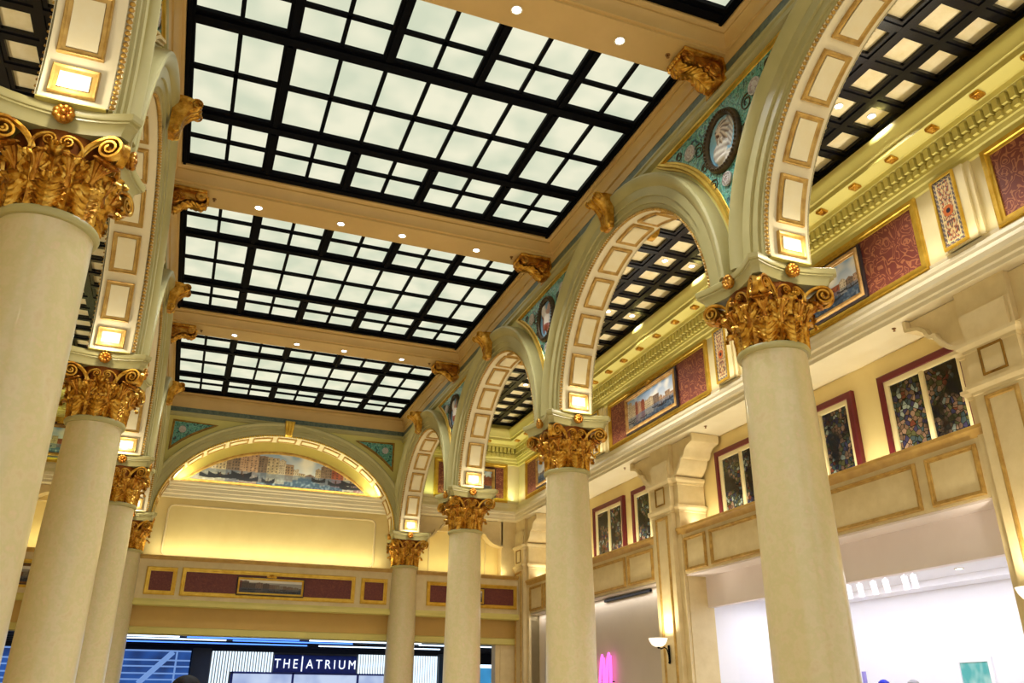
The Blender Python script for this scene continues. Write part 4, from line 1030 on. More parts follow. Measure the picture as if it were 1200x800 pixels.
# gallery back wall, parapet and windows (right)
XG = 8.5
m = MB(); m.quad((XG, BACK, 4.1), (XG, 0.7, 4.1), (XG, 0.7, 7.3), (XG, BACK, 7.3)); struct(m, 'wall_right_gallery', 'yellow_plaster')
for sg in (1, -1):
    m = MB(); m.quad((sg * 4.2, 0.62, 5.3), (sg * XG, 0.62, 5.3), (sg * XG, 0.62, 7.3), (sg * 4.2, 0.62, 7.3)); struct(m, 'wall_far_' + sidew(sg), 'yellow_plaster')
m = MB(); m.box(-XG - 0.1, -XG, BACK, 0.7, 0, 7.3); struct(m, 'wall_left_gallery', 'yellow_plaster')
XP = 7.80
PIL = [0.02, -9.0, -18.0, -27.0]
for i, (y0, y1) in enumerate(((-8.55, -0.45), (-17.55, -9.45), (-26.6, -18.45))):
    m = MB(); m.box(XP, XG, y0, y1, 4.26, 5.24); struct(m, 'trim_2%d' % i, 'stone_trim')
    q = MB(); q.sweep([(XP, y0), (XP, y1)], False, [(0.0, 5.10), (0.02, 5.12), (0.04, 5.18), (0.07, 5.21), (0.07, 5.26), (0.02, 5.28), (-0.1, 5.285), (-0.7, 5.285)], lambda a_, b_, h: (a_, b_, h), side=-1, cap=False); struct(q, 'trim_2%d' % (i + 3), 'brown_cap')
PNL = [('long', -1.9, -6.95, 'gallery parapet near the end wall'), ('small', -0.75, -1.75, 'parapet next to the corner pilaster'), ('small', -7.1, -8.3, 'parapet just left of the lit sconce pilaster'),
       ('small', -9.7, -10.5, 'parapet just right of the lit sconce pilaster'), ('long', -10.68, -16.22, 'gallery parapet behind the nearest right column'), ('small', -16.42, -17.33, 'parapet under the window beside the big bracket')]
for kd, ya, yb, w in PNL:
    framed((XP, (ya + yb) / 2, 4.66), RZ, abs(ya - yb) - 0.12, 0.60, 'plain %s panel on the %s' % ('oblong' if kd == 'long' else 'squarish', w), 'stone_trim', 0.06, 'stone_panel', 'wall panel', 'parapet panels')
WIN = [(-1.55, -3.42), (-4.0, -5.85), (-6.3, -8.1), (-10.2, -12.0), (-12.72, -14.55), (-15.18, -17.0)]
for i, (ya, yb) in enumerate(WIN):
    w, h, zc = abs(ya - yb), 1.9, 5.92
    r = thing('window_%d' % (i + 1), (XG, (ya + yb) / 2, zc), 'stained glass window in a burgundy and cream frame, %s' % ['nearest the end wall', 'second from the end wall', 'just left of the middle pilaster', 'just right of the middle pilaster', 'hidden partly by the nearest right column', 'beside the big right bracket'][i], 'window', 'gallery windows', RZ)
    r['kind'] = 'structure'
    fn = lambda a_, b_, d: (a_, -d, b_)
    a = MB(); a.sweep(rect(w - 0.24, h - 0.24), True, [(0, 0), (0, 0.09), (0.02, 0.10), (0.10, 0.10), (0.12, 0.08), (0.12, 0)], fn, side=1); a.build('outer_frame', 'burgundy_paint', r)
    a = MB(); a.sweep(rect(w - 0.42, h - 0.42), True, [(0, 0), (0, 0.05), (0.015, 0.06), (0.09, 0.06), (0.09, 0)], fn, side=1); a.bbox(-0.045, 0.045, -0.06, 0, -h / 2 + 0.2, h / 2 - 0.2, 0.01); a.build('window_frame', 'frieze_cream', r)
    for sg in (-1, 1):
        a = MB(); pw = (w - 0.42 - 0.09) / 2; a.poly(rect(pw, h - 0.42, sg * (pw / 2 + 0.045), 0), fn, 0.005, 0.02, False); a.build('stained_glass', 'stained_glass', r, 0)

# pilasters with flaring brackets (right wall; the corner one also on the end wall)
WING = [(0.0, 6.38), (0.12, 6.40), (0.27, 6.46), (0.40, 6.57), (0.49, 6.71), (0.50, 6.75), (0.58, 6.76), (0.62, 6.80), (0.66, 6.90), (0.76, 6.98), (0.92, 7.02), (0.98, 7.03), (1.0, 7.06), (1.0, 7.21), (0.0, 7.21)]
def pilaster(x, y, label, both=True, rz=RZ, left=True):
    r = thing('pilaster', (x, y, 0), label, 'pilaster', 'pilasters of the right wall', rz)      # local x along wall, -y out
    a = MB()
    a.box(-0.60, 0.60, 0.06, 0.44, 0.0, 4.30); a.box(-0.60, 0.60, 0.06, 0.75, 4.30, 6.36); a.box(-0.42, 0.42, -0.05, 0.2, 0.0, 6.36); a.build('shaft', 'stone_trim', r)
    a = MB(); fn = lambda p, q, h: (p, -0.05 - h, q)
    a.sweep(rect(0.42, 4.95, 0, 3.05), True, [(-0.01, 0.0), (0.0, 0.03), (0.03, 0.035), (0.05, 0.02), (0.06, 0)], fn, side=1); a.build('panel_molding', 'panel_gilt', r)
    a = MB(); a.sweep(rect(0.34, 0.36, 0, 6.06), True, [(-0.01, 0.0), (0.0, 0.02), (0.02, 0.025), (0.03, 0)], fn, side=1); a.build('square_molding', 'dark_gilt', r)
    a = MB()
    for zt, e in ((5.72, 0.05), (6.34, 0.06)):
        pth = [(-0.60, 0.75), (-0.60, 0.06), (-0.42, 0.06), (-0.42, -0.05), (0.42, -0.05), (0.42, 0.06), (0.60, 0.06), (0.60, 0.75)]
        a.sweep(pth, False, [(0.0, zt - 0.10), (0.015, zt - 0.09), (0.02, zt - 0.05), (e, zt - 0.02), (e + 0.02, zt), (e + 0.02, zt + 0.05), (0.0, zt + 0.06)], lambda p, q, h: (p, q, h), side=-1 if False else 1, cap=False)
    a.build('cap_molding', 'stone_trim', r)
    b = MB(); b.box(-0.42, 0.42, 0.0, 0.75, 6.38, 7.22); b.box(-0.36, 0.36, -0.04, 0.1, 6.40, 6.84); bo = b.build('bracket', 'stone_trim', r)
    for sg in ((-1, 1) if both else ((-1,) if left else (1,))):
        pts = [(sg * (0.42 + u), z) for u, z in WING]
        if sg < 0: pts = pts[::-1]
        wm = MB(); wm.poly(pts, lambda p, q, h: (p, -h, q), -0.70, -0.10, True)
        outl = [(sg * (0.42 + u), z) for u, z in WING[:-1]]
        wm.sweep(outl, False, [(0.004, -0.70), (0.004, 0.0), (-0.055, 0.0), (-0.06, -0.095)], lambda p, q, h: (p, -h, q), side=sg, cap=False)
        wm.build('bracket_wing', 'stone_trim', bo)
    return r
pilaster(7.72, -9.0, 'stone pilaster carrying the lit sconce, middle of the right wall')
pilaster(7.72, -18.0, 'big stone pilaster with flaring bracket cut by the right edge')
pilaster(7.72, -0.05, 'corner pilaster where the right wall meets the end wall')
def end_bracket(sx):
    r = thing('corner_bracket', (0, 0, 0), 'flaring stone bracket panel on the end wall of the %s aisle' % sidew(sx), 'bracket', 'end wall brackets')
    for x0, sg, nm in ((7.25, -1, 'bracket_wing'), (4.35, 1, 'bracket_wing')):
        pts = [(sx * (x0 + sg * u * 1.25), z) for u, z in WING]
        wm = MB(); wm.poly(pts, lambda p, q, h: (p, -h, q), -0.60, -0.30, True)
        wm.sweep(pts[:-1], False, [(0.004, -0.60), (0.004, -0.22), (-0.055, -0.22), (-0.06, -0.295)], lambda p, q, h: (p, -h, q), side=sg * sx, cap=False)
        wm.build(nm, 'stone_trim', r)
    return r
end_bracket(1); end_bracket(-1)
m = MB()
for sg in (1, -1): m.box(min(sg * 7.2, sg * 7.8), max(sg * 7.2, sg * 7.8), 0.30, 0.7, 0, 7.22); m.box(min(sg * 7.05, sg * 7.2), max(sg * 7.05, sg * 7.2), 0.34, 0.7, 0, 4.0)
struct(m, 'trim_30', 'stone_trim')
for sg in (1, -1):
    r = thing('wall_panel', (sg * 5.8, 0.62, 6.2), 'yellow panel with thin moulding between the brackets, end of the %s aisle' % sidew(sg), 'wall panel')
    a = MB(); a.sweep(rect(1.9, 1.30, 0, -0.02), True, [(-0.02, 0.0), (-0.015, 0.025), (0.01, 0.03), (0.02, 0.0)], lambda p, q, h: (p, -h, q), side=1); a.build('molding', 'stone_trim', r)
# sprinklers on the gallery soffit
for x, y, w in ((7.78, -16.35, 'by the big right bracket'), (7.78, -10.9, 'right of the middle bracket'), (7.78, -7.2, 'left of the middle bracket'), (7.7, -2.5, 'near the end wall')):
    dup(sp, (x, y, 7.22), 0, 'tiny dark sprinkler on the cream soffit ' + w)
# ------------------------------------------------------------------ sconces
def make_sconce():
    r = thing('wall_sconce', (0, 0, 0), 'x', 'sconce')      # local -y out of the wall
    a = MB(); pr = [(0.03, -0.16), (0.08, -0.155), (0.14, -0.12), (0.18, -0.06), (0.20, 0.0), (0.205, 0.01), (0.195, 0.0), (0.17, -0.06), (0.12, -0.11), (0.02, -0.14)]
    a.lathe(pr, 32, (0, -0.26, 0)); a.build('bowl', 'sconce_glass', r)
    a = MB(); a.lathe([(0.0005, -0.20), (0.02, -0.195), (0.035, -0.165), (0.02, -0.15)], 14, (0, -0.26, 0))
    a.tube([(0, -0.26, -0.17), (0, -0.20, -0.20), (0, -0.12, -0.17), (0, -0.06, -0.20), (0, -0.03, -0.30), (0, -0.015, -0.42)], [0.014, 0.014, 0.013, 0.013, 0.012, 0.01], 8); a.build('arm', 'black_metal', r)
    a = MB(); a.bbox(-0.035, 0.035, -0.02, 0.0, -0.46, -0.12, 0.008); a.sphere((0, -0.015, -0.47), 0.03, 10, 6); a.build('backplate', 'black_metal', r)
    a = MB(); a.sphere((0, -0.26, -0.05), 0.05, 12, 8); a.build('bulb', 'bulb_warm', r)
    return r
sc = make_sconce(); sc.location = (7.64, -9.0, 2.96); sc.rotation_euler = (0, 0, RZ); sc['label'] = 'lit white glass bowl sconce on the middle pilaster'; sc['group'] = 'wall sconces'
dup(sc, (7.64, -18.0, 2.96), RZ, 'white glass bowl sconce cut off by the right edge of the photo')
for y in (-9.0, -18.0): spot('sconce_lamp', (7.38, y, 2.98), (7.55, y, 4.2), 110, (1, 0.9, 0.7), 150, 0.9, 0.08)

# ------------------------------------------------------------------ white shop on the right
SX0, SX1 = 8.2, 11.2
m = MB()
m.box(XP + 0.03, SX0 + 0.15, -17.5, -9.5, 4.22, 4.255)
m.box(SX0 + 0.1, SX0 + 0.25, -17.5, -9.5, 3.58, 4.22)
struct(m, 'trim_31', 'white_paint', 'white bulkhead over the bright shop')
m = MB()
m.quad((SX1, -17.6, 0), (SX1, -9.4, 0), (SX1, -9.4, 3.9), (SX1, -17.6, 3.9)); m.quad((SX0, -9.40, 0), (SX1, -9.40, 0), (SX1, -9.40, 3.9), (SX0, -9.40, 3.9)); m.quad((SX0, -17.6, 0), (SX1, -17.6, 0), (SX1, -17.6, 3.9), (SX0, -17.6, 3.9))
struct(m, 'wall_shop', 'shop_white', 'white inside walls of the shop', 0)
m = MB(); m.box(SX0 + 0.2, SX1, -17.6, -9.4, 3.82, 3.9); m.box(SX1 - 0.5, SX1, -17.6, -9.4, 3.70, 3.83); struct(m, 'ceiling_shop', 'shop_white', None, 0)
m = MB()
for y in (-9.55, -17.45): m.box(SX0 + 0.05, SX0 + 0.13, y - 0.06, y + 0.06, 0, 3.6)
m.box(XP + 0.05, SX0 + 0.25, -9.62, -9.42, 0, 4.26); m.box(XP + 0.05, SX0 + 0.25, -17.58, -17.38, 0, 4.26); struct(m, 'trim_32', 'stone_trim')
g = thing('window_7', (SX0 + 0.16, -13.5, 1.8), 'large clear shopfront glass of the bright white shop', 'window'); g['kind'] = 'structure'
a = MB(); a.quad((0, -3.9, -1.8), (0, 3.9, -1.8), (0, 3.9, 1.78), (0, -3.9, 1.78)); a.build('glass', 'clear_glass', g, 0)
def make_track():
    r = thing('track_spotlight', (0, 0, 0), 'x', 'spotlight')
    a = MB(); a.lathe([(0.0005, 0), (0.03, 0), (0.03, -0.03), (0.012, -0.035), (0.012, -0.07), (0.0005, -0.07)], 12); a.build('stem', 'shop_white', r)
    a = MB(); a.tube([(0, 0, -0.06), (0.03, 0, -0.28)], 0.05, 16); a.build('can', 'white_paint', r)
    a = MB(); a.tube([(0.03, 0, -0.282), (0.031, 0, -0.29)], 0.042, 16); a.build('lens', 'lens_soft', r)
    return r
tr = make_track(); first = True
TY = [-12.55, -12.85, -13.2, -13.5, -13.95, -14.15]
TL = ['leftmost of six', 'second of six from the left', 'third of six from the left', 'fourth of six from the left', 'fifth of six from the left', 'rightmost of six']
for y, w in zip(TY, TL):
    lab = 'white track spotlight right of the nearest column, ' + w
    if first: tr.location = (9.5, y, 3.80); tr['label'] = lab; tr['group'] = 'track spotlights'; first = False
    else: dup(tr, (9.5, y, 3.80), 0, lab)
for y, w in ((-10.75, 'leftmost'), (-10.95, 'middle'), (-11.15, 'rightmost')): dup(tr, (9.5, y, 3.80), 0, 'white track spotlight on the shop ceiling left of the nearest column, %s of three' % w)
m = MB(); m.box(9.47, 9.53, -15, -10.2, 3.79, 3.82); tag(m.build('lighting_track', 'white_paint'), 'thin white ceiling track carrying the shop spotlights', 'lighting track')
dup(dl, (10.4, -15.6, 3.818), 0, 'round downlight in the shop ceiling near the right edge', 'shop ceiling lights'); dup(dl, (10.1, -14.6, 3.818), 0, 'round downlight in the shop ceiling next to the spotlights', 'shop ceiling lights')
area('shop_lamp', (9.6, -13.5, 3.75), (9.9, -13.5, 0), 7.0, 1.2, 150 * K_SHOP, (0.93, 0.95, 1.0))
def teal_art(u, v):
    n_ = nz(u * 3, v * 3, 8) + 0.5 * nz(u * 9, v * 7, 3)
    return mixc(srgb(70, 170, 172)[:3], srgb(176, 216, 212)[:3], 0.35 + n_ * 0.9)
r = thing('painting', (SX1, -13.55, 1.95), 'pale teal abstract picture in a white frame on the shop wall', 'painting', None, RZ)
paint_obj('canvas', 'canvas_paint', grid_paint(40, 50, 0.62, 0.86, teal_art, lambda a_, b_, d: (a_, -0.02, b_)), r)
a = MB(); a.sweep(rect(0.62, 0.86), True, [(-0.005, 0.02), (0, 0.04), (0.07, 0.04), (0.08, 0.03), (0.08, 0)], lambda p, q, h: (p, -h, q), side=1); a.build('frame', 'shop_white', r)
# sculptures on plinths whose tops reach into the frame
def bust(loc, mat, label, hgt):
    r = thing('sculpture', loc, label, 'sculpture', 'shop sculptures')
    a = MB(); a.bbox(-0.22, 0.22, -0.22, 0.22, 0, hgt - 0.42, 0.01); a.build('plinth', 'shop_white', r)
    a = MB(); a.lathe([(0.10, hgt - 0.42), (0.12, hgt - 0.40), (0.05, hgt - 0.33), (0.05, hgt - 0.27), (0.095, hgt - 0.2), (0.11, hgt - 0.11), (0.09, hgt - 0.04), (0.04, hgt - 0.005), (0.0005, hgt)], 24); a.build('body', mat, r)
bust((10.0, -12.54, 0), 'blue_glaze', 'round blue sculpture on a white plinth at the bottom edge of the shop', 2.10)
bust((10.0, -13.24, 0), 'grey_stone', 'round grey sculpture on a white plinth at the bottom edge of the shop', 2.08)
r = thing('sculpture', (10.6, -11.42, 0), 'slim lavender upright sculpture beside the nearest column edge', 'sculpture', 'shop sculptures')
a = MB(); a.bbox(-0.15, 0.15, -0.15, 0.15, 0, 1.5, 0.01); a.build('plinth', 'shop_white', r)
a = MB(); a.loft([[(0.05 * cos(2 * PI * k / 12 + z) * (1 - 0.2 * z), 0.05 * sin(2 * PI * k / 12 + z) * (1 - 0.2 * z), 1.5 + z) for k in range(12)] for z in [0.78 * j / 12 for j in range(13)]], True, True, True); a.build('body', 'lavender', r)

# ------------------------------------------------------------------ closed shop bay with neon
m = MB(); m.box(XP + 0.03, 8.25, -8.39, -0.66, 4.22, 4.255); m.box(8.12, 8.25, -8.39, -0.66, 0, 4.22)
struct(m, 'wall_right_lower', 'greige_wall', 'plain greige shop wall behind the pink neon')
m = MB(); m.box(8.06, 8.12, -7.6, -5.2, 4.13, 4.19); tag(m.build('dark_gap_bar', 'black_metal'), 'black bar standing for the dark gap above the greige shop wall', 'dark bar')  # solid black bar put in for the shaded gap under the beam
m = MB()
for y in (-8.46, -0.55): m.box(XP + 0.05, 8.25, y - 0.1, y + 0.1, 0, 4.26)
struct(m, 'trim_33', 'stone_trim')
r = thing('neon_sign', (8.0, -5.2, 0), 'glowing pink neon sign of rounded upright strokes on the greige wall', 'sign', None, RZ)
fnx = lambda p, q: (p, 0.0, q)
a = MB()
def stroke(pts):
    a.tube([fnx(*p) for p in pts], 0.035, 10)
stroke([(-0.62, 2.80), (-0.50, 2.2), (-0.40, 1.75)]); stroke([(-0.40, 1.75), (-0.30, 2.1), (-0.16, 2.72), (-0.10, 2.83), (-0.03, 2.76), (-0.02, 2.5), (-0.08, 1.75)])
stroke([(0.06, 1.8), (0.12, 2.3), (0.20, 2.74), (0.27, 2.86), (0.34, 2.80), (0.34, 2.5), (0.28, 1.7)])
a.build('tube', 'neon_pink', r, 60)
a = MB(); 
for x in (-0.45, -0.1, 0.3): a.tube([(x, 0.0, 2.2), (x, 0.12, 2.2)], 0.012, 6)
a.build('standoff', 'black_metal', r)

# ------------------------------------------------------------------ atrium seen through the opening
AY = 8.0
m = MB(); m.quad((-12, 15, 0), (14, 15, 0), (14, 15, 6), (-12, 15, 6)); m.quad((-12, 0.7, 0), (-12, 15, 0), (-12, 15, 6), (-12, 0.7, 6)); m.quad((14, 0.7, 0), (14, 15, 0), (14, 15, 6), (14, 0.7, 6)); m.box(-12, 14, 0.7, 15, 5.9, 6.0)
struct(m, 'wall_atrium', 'dark_blue', 'dark shell of the atrium beyond the opening', 0)
m = MB(); m.box(-12, 14, 0.5, 15, 0.0, 0.02); struct(m, 'floor_atrium', 'atrium_floor', None, 0)
# dark ceiling grid with bright strips
m = MB()
for i in range(8): m.box(-12, 14, 1.0 + i * 1.4, 1.12 + i * 1.4, 3.62 + 0.02 * i, 4.2)
for i in range(14): m.box(-11 + i * 1.8, -10.86 + i * 1.8, 0.8, 14, 4.05, 4.3)
m.box(-12, 14, 0.6, 14, 4.45, 4.6)
c = m.build('ceiling_grid', 'dark_blue', None, 0); tag(c, 'dark open ceiling grid of the atrium behind the sign', 'ceiling grid')
def strip(x0, x1, y, z, mat, label):
    q = MB(); q.bbox(x0, x1, y - 0.035, y + 0.035, z - 0.018, z + 0.018, 0.006); o = q.build('light_strip', mat); tag(o, label, 'light strip', 'atrium light strips')
SL = [(-5.5, -2.2, 1.6, 3.43, 'strip_white', 'white'), (-2.0, 1.2, 1.6, 3.43, 'strip_blue', 'blue'), (1.5, 5.0, 1.6, 3.43, 'strip_white', 'white'), (-5.4, -0.8, 3.6, 3.50, 'strip_white', 'white'), (-0.6, 3.2, 3.6, 3.50, 'strip_blue', 'blue'), (-5.6, 2.0, 5.6, 3.53, 'strip_blue', 'blue'), (2.4, 6.8, 5.6, 3.53, 'strip_white', 'white'), (5.2, 9.0, 2.6, 3.46, 'strip_white', 'white')]
PL = ['at the left end, closest to the lintel', 'in the middle, closest to the lintel', 'right of the sign, closest to the lintel', 'at the left end, second row', 'over the sign, second row', 'long and low above the dark glazing', 'between the columns right of the sign', 'over the aisle opening']
for (x0, x1, y, z, mt, w), pl in zip(SL, PL): strip(x0, x1, y, z, mt, '%s light strip of the atrium ceiling, %s' % (w, pl))
# facade with white fins and the sign board
r = thing('storefront', (0, AY, 0), 'white finned storefront fascia behind the illuminated sign', 'storefront')
a = MB(); a.box(-1.0, 7.4, 0.08, 0.3, 2.72, 3.42); a.box(-1.0, -0.25, 0.08, 0.3, 0, 2.75); a.box(6.3, 7.4, 0.08, 0.3, 0, 2.75); a.build('backing', 'atrium_grey', r, 0)
a = MB(); b_ = MB(); c_ = MB(); d_ = MB(); x = -0.98
while x < 7.38:
    if x < 1.16: a.box(x, x + 0.06, 0.0, 0.08, 2.74, 3.42)
    if x > 4.22: d_.box(x, x + 0.06, 0.0, 0.08, 2.74, 3.42)
    if x < -0.3: b_.box(x, x + 0.06, 0.0, 0.08, 0, 2.74)
    if x > 6.35: c_.box(x, x + 0.06, 0.0, 0.08, 0, 2.74)
    x += 0.098
a.build('fin', 'fin_white', r, 0); d_.build('fin', 'fin_white', r, 0); b_.build('lower_fin', 'fin_white', r, 0); c_.build('lower_fin', 'fin_white', r, 0)
a = MB(); a.box(-0.25, 6.3, 0.5, 0.55, 0, 2.72); a.build('lit_interior', 'hall_light', r, 0)
a = MB()
for x in (-0.25, 1.9, 4.3, 6.25): a.box(x, x + 0.07, 0.0, 0.12, 0, 2.72)
a.box(-0.25, 6.3, 0.0, 0.12, 2.68, 2.75); a.build('mullion', 'navy_sign', r, 0)
sg_ = thing('sign', (2.70, AY - 0.06, 3.04), 'navy sign with white letters THE|ATRIUM over the storefront', 'sign')
a = MB(); a.bbox(-1.52, 1.52, -0.04, 0.05, -0.30, 0.30, 0.01); a.build('board', 'navy_sign', sg_)
def text(body, x0, x1, h):
    cu = bpy.data.curves.new('lettering', 'FONT'); cu.body = body; cu.size = 1.0; cu.extrude = 0.03; cu.offset = 0.0; cu.space_character = 1.45
    o = bpy.data.objects.new('lettering_curve', cu); COL.objects.link(o); bpy.context.view_layer.update()
    me = bpy.data.meshes.new_from_object(o.evaluated_get(bpy.context.evaluated_depsgraph_get())); bpy.data.objects.remove(o)
    xs = [v.co.x for v in me.vertices]; ys = [v.co.y for v in me.vertices]; mx, my = min(xs), min(ys); kx = (x1 - x0) / (max(xs) - mx); ky = h / (max(ys) - my)
    for v in me.vertices: v.co = Vector((x0 + (v.co.x - mx) * kx, -0.05 - v.co.z * 0.4, -h / 2 + (v.co.y - my) * ky))
    me.materials.clear(); me.materials.append(MATS['sign_white']); me.name = 'lettering'
    o = bpy.data.objects.new('lettering', me); COL.objects.link(o); o.parent = sg_; return o
text('THE', -1.49, -0.66, 0.31); text('ATRIUM', -0.35, 1.48, 0.31)
a = MB(); a.box(-0.52, -0.48, -0.07, -0.04, -0.26, 0.26); a.build('divider', 'sign_white', sg_, 0)
# dark post, and the glazed left part
m = MB(); m.bbox(-1.65, -1.02, AY - 0.1, AY + 0.3, 0, 3.5, 0.02); tag(m.build('post', 'atrium_grey'), 'broad dark grey post left of the finned storefront', 'post')
m = MB(); m.bbox(7.45, 8.1, AY - 0.1, AY + 0.3, 0, 3.5, 0.02); tag(m.build('post', 'atrium_grey'), 'dark post at the right end of the finned storefront', 'post')
r = thing('glazed_screen', (-4.2, AY, 0), 'blue glazed screen with pale bars left of the dark post', 'glazed screen')
a = MB(); a.box(-3.6, 2.5, 0.1, 0.14, 0, 3.4); a.build('glass', 'screen_blue', r, 0)
a = MB()
for x in (-3.5, -1.6, 0.2, 2.0): a.box(x, x + 0.06, 0, 0.1, 0, 3.4)
for z in (2.25, 2.42, 2.62, 2.85, 3.05, 3.36): a.box(-3.6, 2.5, -0.02, 0.1, z, z + 0.045)
a.tube([(0.9, -0.02, 2.3), (1.9, -0.02, 3.35)], 0.09, 6); a.tube([(-1.9, -0.02, 3.35), (-1.2, -0.02, 2.3)], 0.05, 6); a.build('bar', 'pale_bar', r, 0)
a = MB(); a.box(-3.4, 0.0, -0.03, 0.1, 1.6, 2.22); a.build('bright_display', 'hall_light', r, 0)
# glowing blue glazed booth at the end of the right aisle
r = thing('glass_booth', (8.4, 6.0, 0), 'glowing light blue glass booth seen beyond the right aisle', 'booth')
a = MB(); a.box(-1.15, 1.4, 0.05, 0.1, 0, 2.95); a.build('glass', 'booth_blue', r, 0)
a = MB(); a.box(-1.25, -1.13, 0, 0.15, 0, 3.1); a.box(1.4, 1.5, 0, 0.15, 0, 3.1); a.build('frame', 'dark_blue', r, 0)
a = MB(); a.box(-1.13, 1.4, 0.0, 0.12, 2.95, 3.06); a.build('light_edge', 'strip_white', r, 0)
area('atrium_lamp', (2, 4.5, 3.9), (2, 4.5, 0), 8, 3, 160 * K_ATR, (0.35, 0.5, 1.0))

# ------------------------------------------------------------------ person whose hair shows at the bottom edge
def skin_mesh(name, mat, nodes, edges, radii, parent, sub=2):
    me = bpy.data.meshes.new(name); me.from_pydata(nodes, edges, []); o = bpy.data.objects.new(name, me); COL.objects.link(o)
    mdf = o.modifiers.new('skin', 'SKIN')
    if not me.skin_vertices:
        bm = bmesh.new(); bm.from_mesh(me); bm.verts.layers.skin.verify(); bm.to_mesh(me); bm.free()
    for i, v in enumerate(me.skin_vertices[0].data):
        rr = radii[i]; v.radius = rr if isinstance(rr, tuple) else (rr, rr); v.use_root = (i == 0)
    sb = o.modifiers.new('subsurf', 'SUBSURF'); sb.levels = sub; sb.render_levels = sub
    me.materials.append(MATS[mat]); o.parent = parent
    return o
def person(loc, rz, label):
    r = thing('person', loc, label, 'person', None, rz)      # faces local +y
    N_ = [(0, 0, 0.95), (0, 0, 1.10), (0, -0.01, 1.28), (0, -0.02, 1.42), (0, -0.01, 1.50), (0, 0.01, 1.58), (0, 0.02, 1.66)]; E_ = [(i, i + 1) for i in range(6)]
    R_ = [(0.15, 0.11), (0.135, 0.10), (0.16, 0.11), (0.13, 0.085), (0.06, 0.058), (0.062, 0.066), (0.078, 0.095)]
    for sg in (-1, 1):
        b = len(N_)
        N_ += [(sg * 0.17, -0.02, 1.42), (sg * 0.22, -0.03, 1.27), (sg * 0.235, -0.02, 1.13), (sg * 0.24, 0.03, 0.98), (sg * 0.24, 0.06, 0.88), (sg * 0.24, 0.075, 0.81)]
        R_ += [0.065, 0.052, 0.043, 0.036, 0.027, (0.022, 0.038)]; E_ += [(3, b)] + [(b + i, b + i + 1) for i in range(5)]
        h = b + 5
        for fi, (dy, L) in enumerate(((0.03, 0.075), (0.012, 0.085), (-0.008, 0.08), (-0.026, 0.062))):
            f = len(N_); p0 = Vector((sg * 0.24, 0.075 + dy, 0.79))
            N_ += [tuple(p0), tuple(p0 + Vector((-sg * 0.006, 0.008, -L * 0.55))), tuple(p0 + Vector((-sg * 0.022, 0.010, -L)))]; R_ += [0.0095, 0.009, 0.0075]; E_ += [(h, f), (f, f + 1), (f + 1, f + 2)]
        f = len(N_); N_ += [(sg * 0.225, 0.115, 0.85), (sg * 0.215, 0.135, 0.81)]; R_ += [0.011, 0.009]; E_ += [(b + 4, f), (f, f + 1)]
        g_ = len(N_); N_ += [(sg * 0.095, 0, 0.86), (sg * 0.10, 0.01, 0.52), (sg * 0.105, -0.02, 0.12), (sg * 0.11, 0.02, 0.05), (sg * 0.115, 0.14, 0.04)]
        R_ += [0.095, 0.06, 0.042, 0.045, 0.04]; E_ += [(0, g_)] + [(g_ + i, g_ + i + 1) for i in range(4)]
    skin_mesh('body', 'skin', N_, E_, R_, r)
    # clothing a little outside the body
    NT = [(0, 0, 0.93), (0, 0, 1.10), (0, -0.01, 1.28), (0, -0.02, 1.42)]; ET = [(0, 1), (1, 2), (2, 3)]; RT = [(0.17, 0.13), (0.155, 0.12), (0.175, 0.125), (0.145, 0.10)]
    for sg in (-1, 1):
        b = len(NT); NT += [(sg * 0.17, -0.02, 1.42), (sg * 0.22, -0.03, 1.27), (sg * 0.235, -0.02, 1.13), (sg * 0.24, 0.03, 0.98), (sg * 0.24, 0.05, 0.91)]; RT += [0.078, 0.064, 0.055, 0.048, 0.042]; ET += [(3, b)] + [(b + i, b + i + 1) for i in range(4)]
    skin_mesh('shirt', 'cloth_dark', NT, ET, RT, r)
    NL = [(0, 0, 0.96)]; EL = []; RL = [(0.165, 0.125)]
    for sg in (-1, 1):
        b = len(NL); NL += [(sg * 0.095, 0, 0.84), (sg * 0.10, 0.01, 0.52), (sg * 0.105, -0.02, 0.14)]; RL += [0.11, 0.076, 0.062]; EL += [(0, b), (b, b + 1), (b + 1, b + 2)]
    skin_mesh('trousers', 'cloth_trousers', NL, EL, RL, r)
    for sg in (-1, 1):
        a = MB(); a.sphere((sg * 0.112, 0.06, 0.045), 0.06, 14, 8, (0.85, 2.3, 0.75)); a.build('shoe', 'shoe_leather', r, 180)
        a = MB(); a.sphere((sg * 0.034, 0.107, 1.655), 0.014, 10, 6); a.build('eye', 'eye_white', r, 180)
        a = MB(); a.sphere((sg * 0.088, 0.01, 1.64), 0.03, 10, 8, (0.4, 0.7, 1.1)); a.build('ear', 'skin', r, 180)
    a = MB(); a.sphere((0, 0.122, 1.625), 0.018, 10, 8, (0.8, 1.1, 1.5)); a.build('nose', 'skin', r, 180)
    a = MB(); a.sphere((0, 0.105, 1.578), 0.025, 12, 6, (1.0, 0.4, 0.3)); a.build('mouth', 'burgundy_paint', r, 180)
    a = MB(); rows = []
    for j in range(15):
        ph = PI * 0.5 - j / 14 * 2.1; row = []
        for k in range(32):
            t = 2 * PI * k / 32; lim = 0.35 if sin(t) > 0.3 else 1.0
            p2 = max(ph, PI * 0.5 - 2.1 * (0.42 if sin(t) > 0.35 else 1.0)); rr = 1 + 0.03 * sin(k * 5 + j)
            row.append((0.108 * cos(t) * cos(p2) * rr, 0.01 + 0.122 * sin(t) * cos(p2) * rr, 1.655 + 0.122 * sin(p2)))
        rows.append(row)
    a.loft(rows, True); a.build('hair', 'hair_black', r, 180)
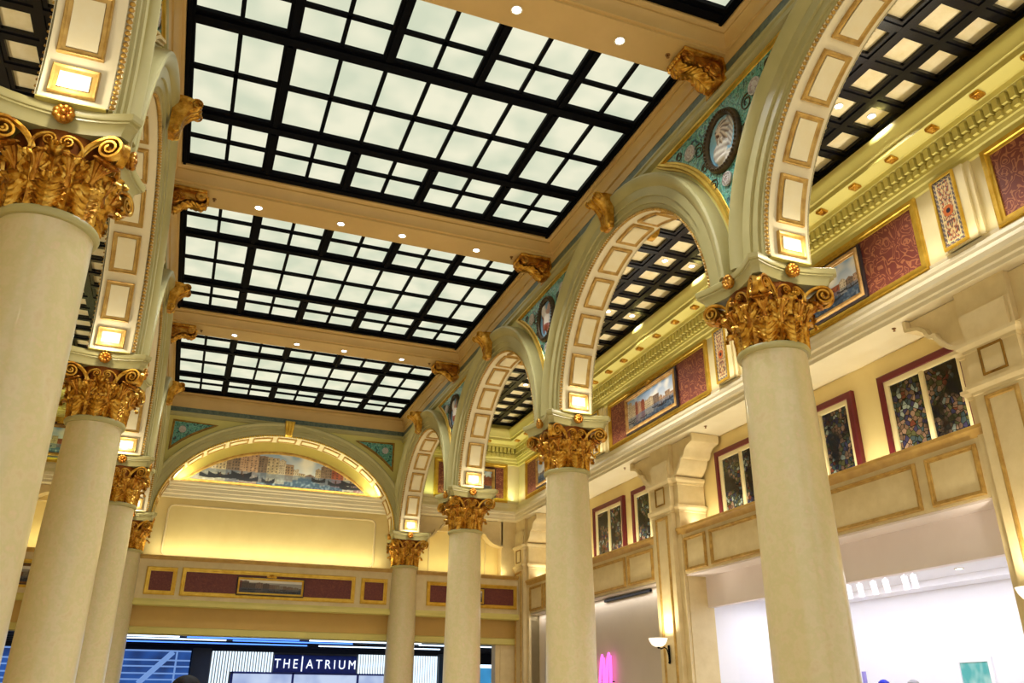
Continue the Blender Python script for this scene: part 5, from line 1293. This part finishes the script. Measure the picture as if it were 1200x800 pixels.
    return r
person((-2.21, -19.58, 0), 0, 'person standing with their back to the viewer, only dark hair showing at the bottom edge')

# ------------------------------------------------------------------ lamps of the room and added fill lights
# cove strips on the aisle entablatures washing the friezes
area('frieze_cove', (XW - 0.22, -12, 7.90), (XW, -12, 9.2), 24, 0.08, 60 * K_COVE, (1.0, 0.95, 0.78))
for sg in (1, -1): area('coffer_fill', (sg * (XW - 0.22), -12, 7.92), (sg * 6.5, -12, 10.4), 26, 0.10, 95 * K_COVE, (1.0, 0.95, 0.8), PI * 0.5)  # added fill aimed upward to brighten the coffered aisle ceilings
for sg in (1, -1): area('frieze_cove', (sg * 6.0, YE - 0.22, 7.90), (sg * 6.0, YE, 9.2), 3.2, 0.08, 13 * K_COVE, (0.80, 1.0, 0.38))
# ledge under the lunette
area('lunette_cove', (0, 0.20, 7.68), (0, 0.36, 9.0), 6.4, 0.08, 40 * K_COVE, (1.0, 0.97, 0.62))
for sg in (1, -1): spot('lunette_lamp', (sg * 3.0, 0.1, 7.72), (sg * 2.4, 0.36, 8.6), 26 * K_COVE, (1.0, 0.97, 0.65), 140, 0.9)
# wash behind the beam cap up the yellow panel and the aisle end panels
area('panel_wash', (0, -0.02, 5.48), (0, 0.36, 6.6), 6.6, 0.20, 44 * K_WALL, (1.0, 0.93, 0.62))
for sg in (1, -1): area('panel_wash', (sg * 5.9, 0.15, 5.50), (sg * 5.9, 0.62, 7.0), 2.8, 0.10, 18 * K_WALL, (1.0, 0.9, 0.5))
# gallery lamps behind the parapets
for y0, y1 in ((-8.5, -0.6), (-17.5, -9.5), (-26, -18.5)):
    area('gallery_wash', (8.15, (y0 + y1) / 2, 5.33), (8.38, (y0 + y1) / 2, 7.2), abs(y1 - y0), 0.1, 58 * K_WALL, (1.0, 0.94, 0.72))
area('greige_wall_fill', (7.98, -4.5, 4.20), (8.02, -4.5, 0), 7.6, 0.08, 26 * K_WALL, (1.0, 0.95, 0.88))  # added fill that brightens the greige shop wall, no known fixture
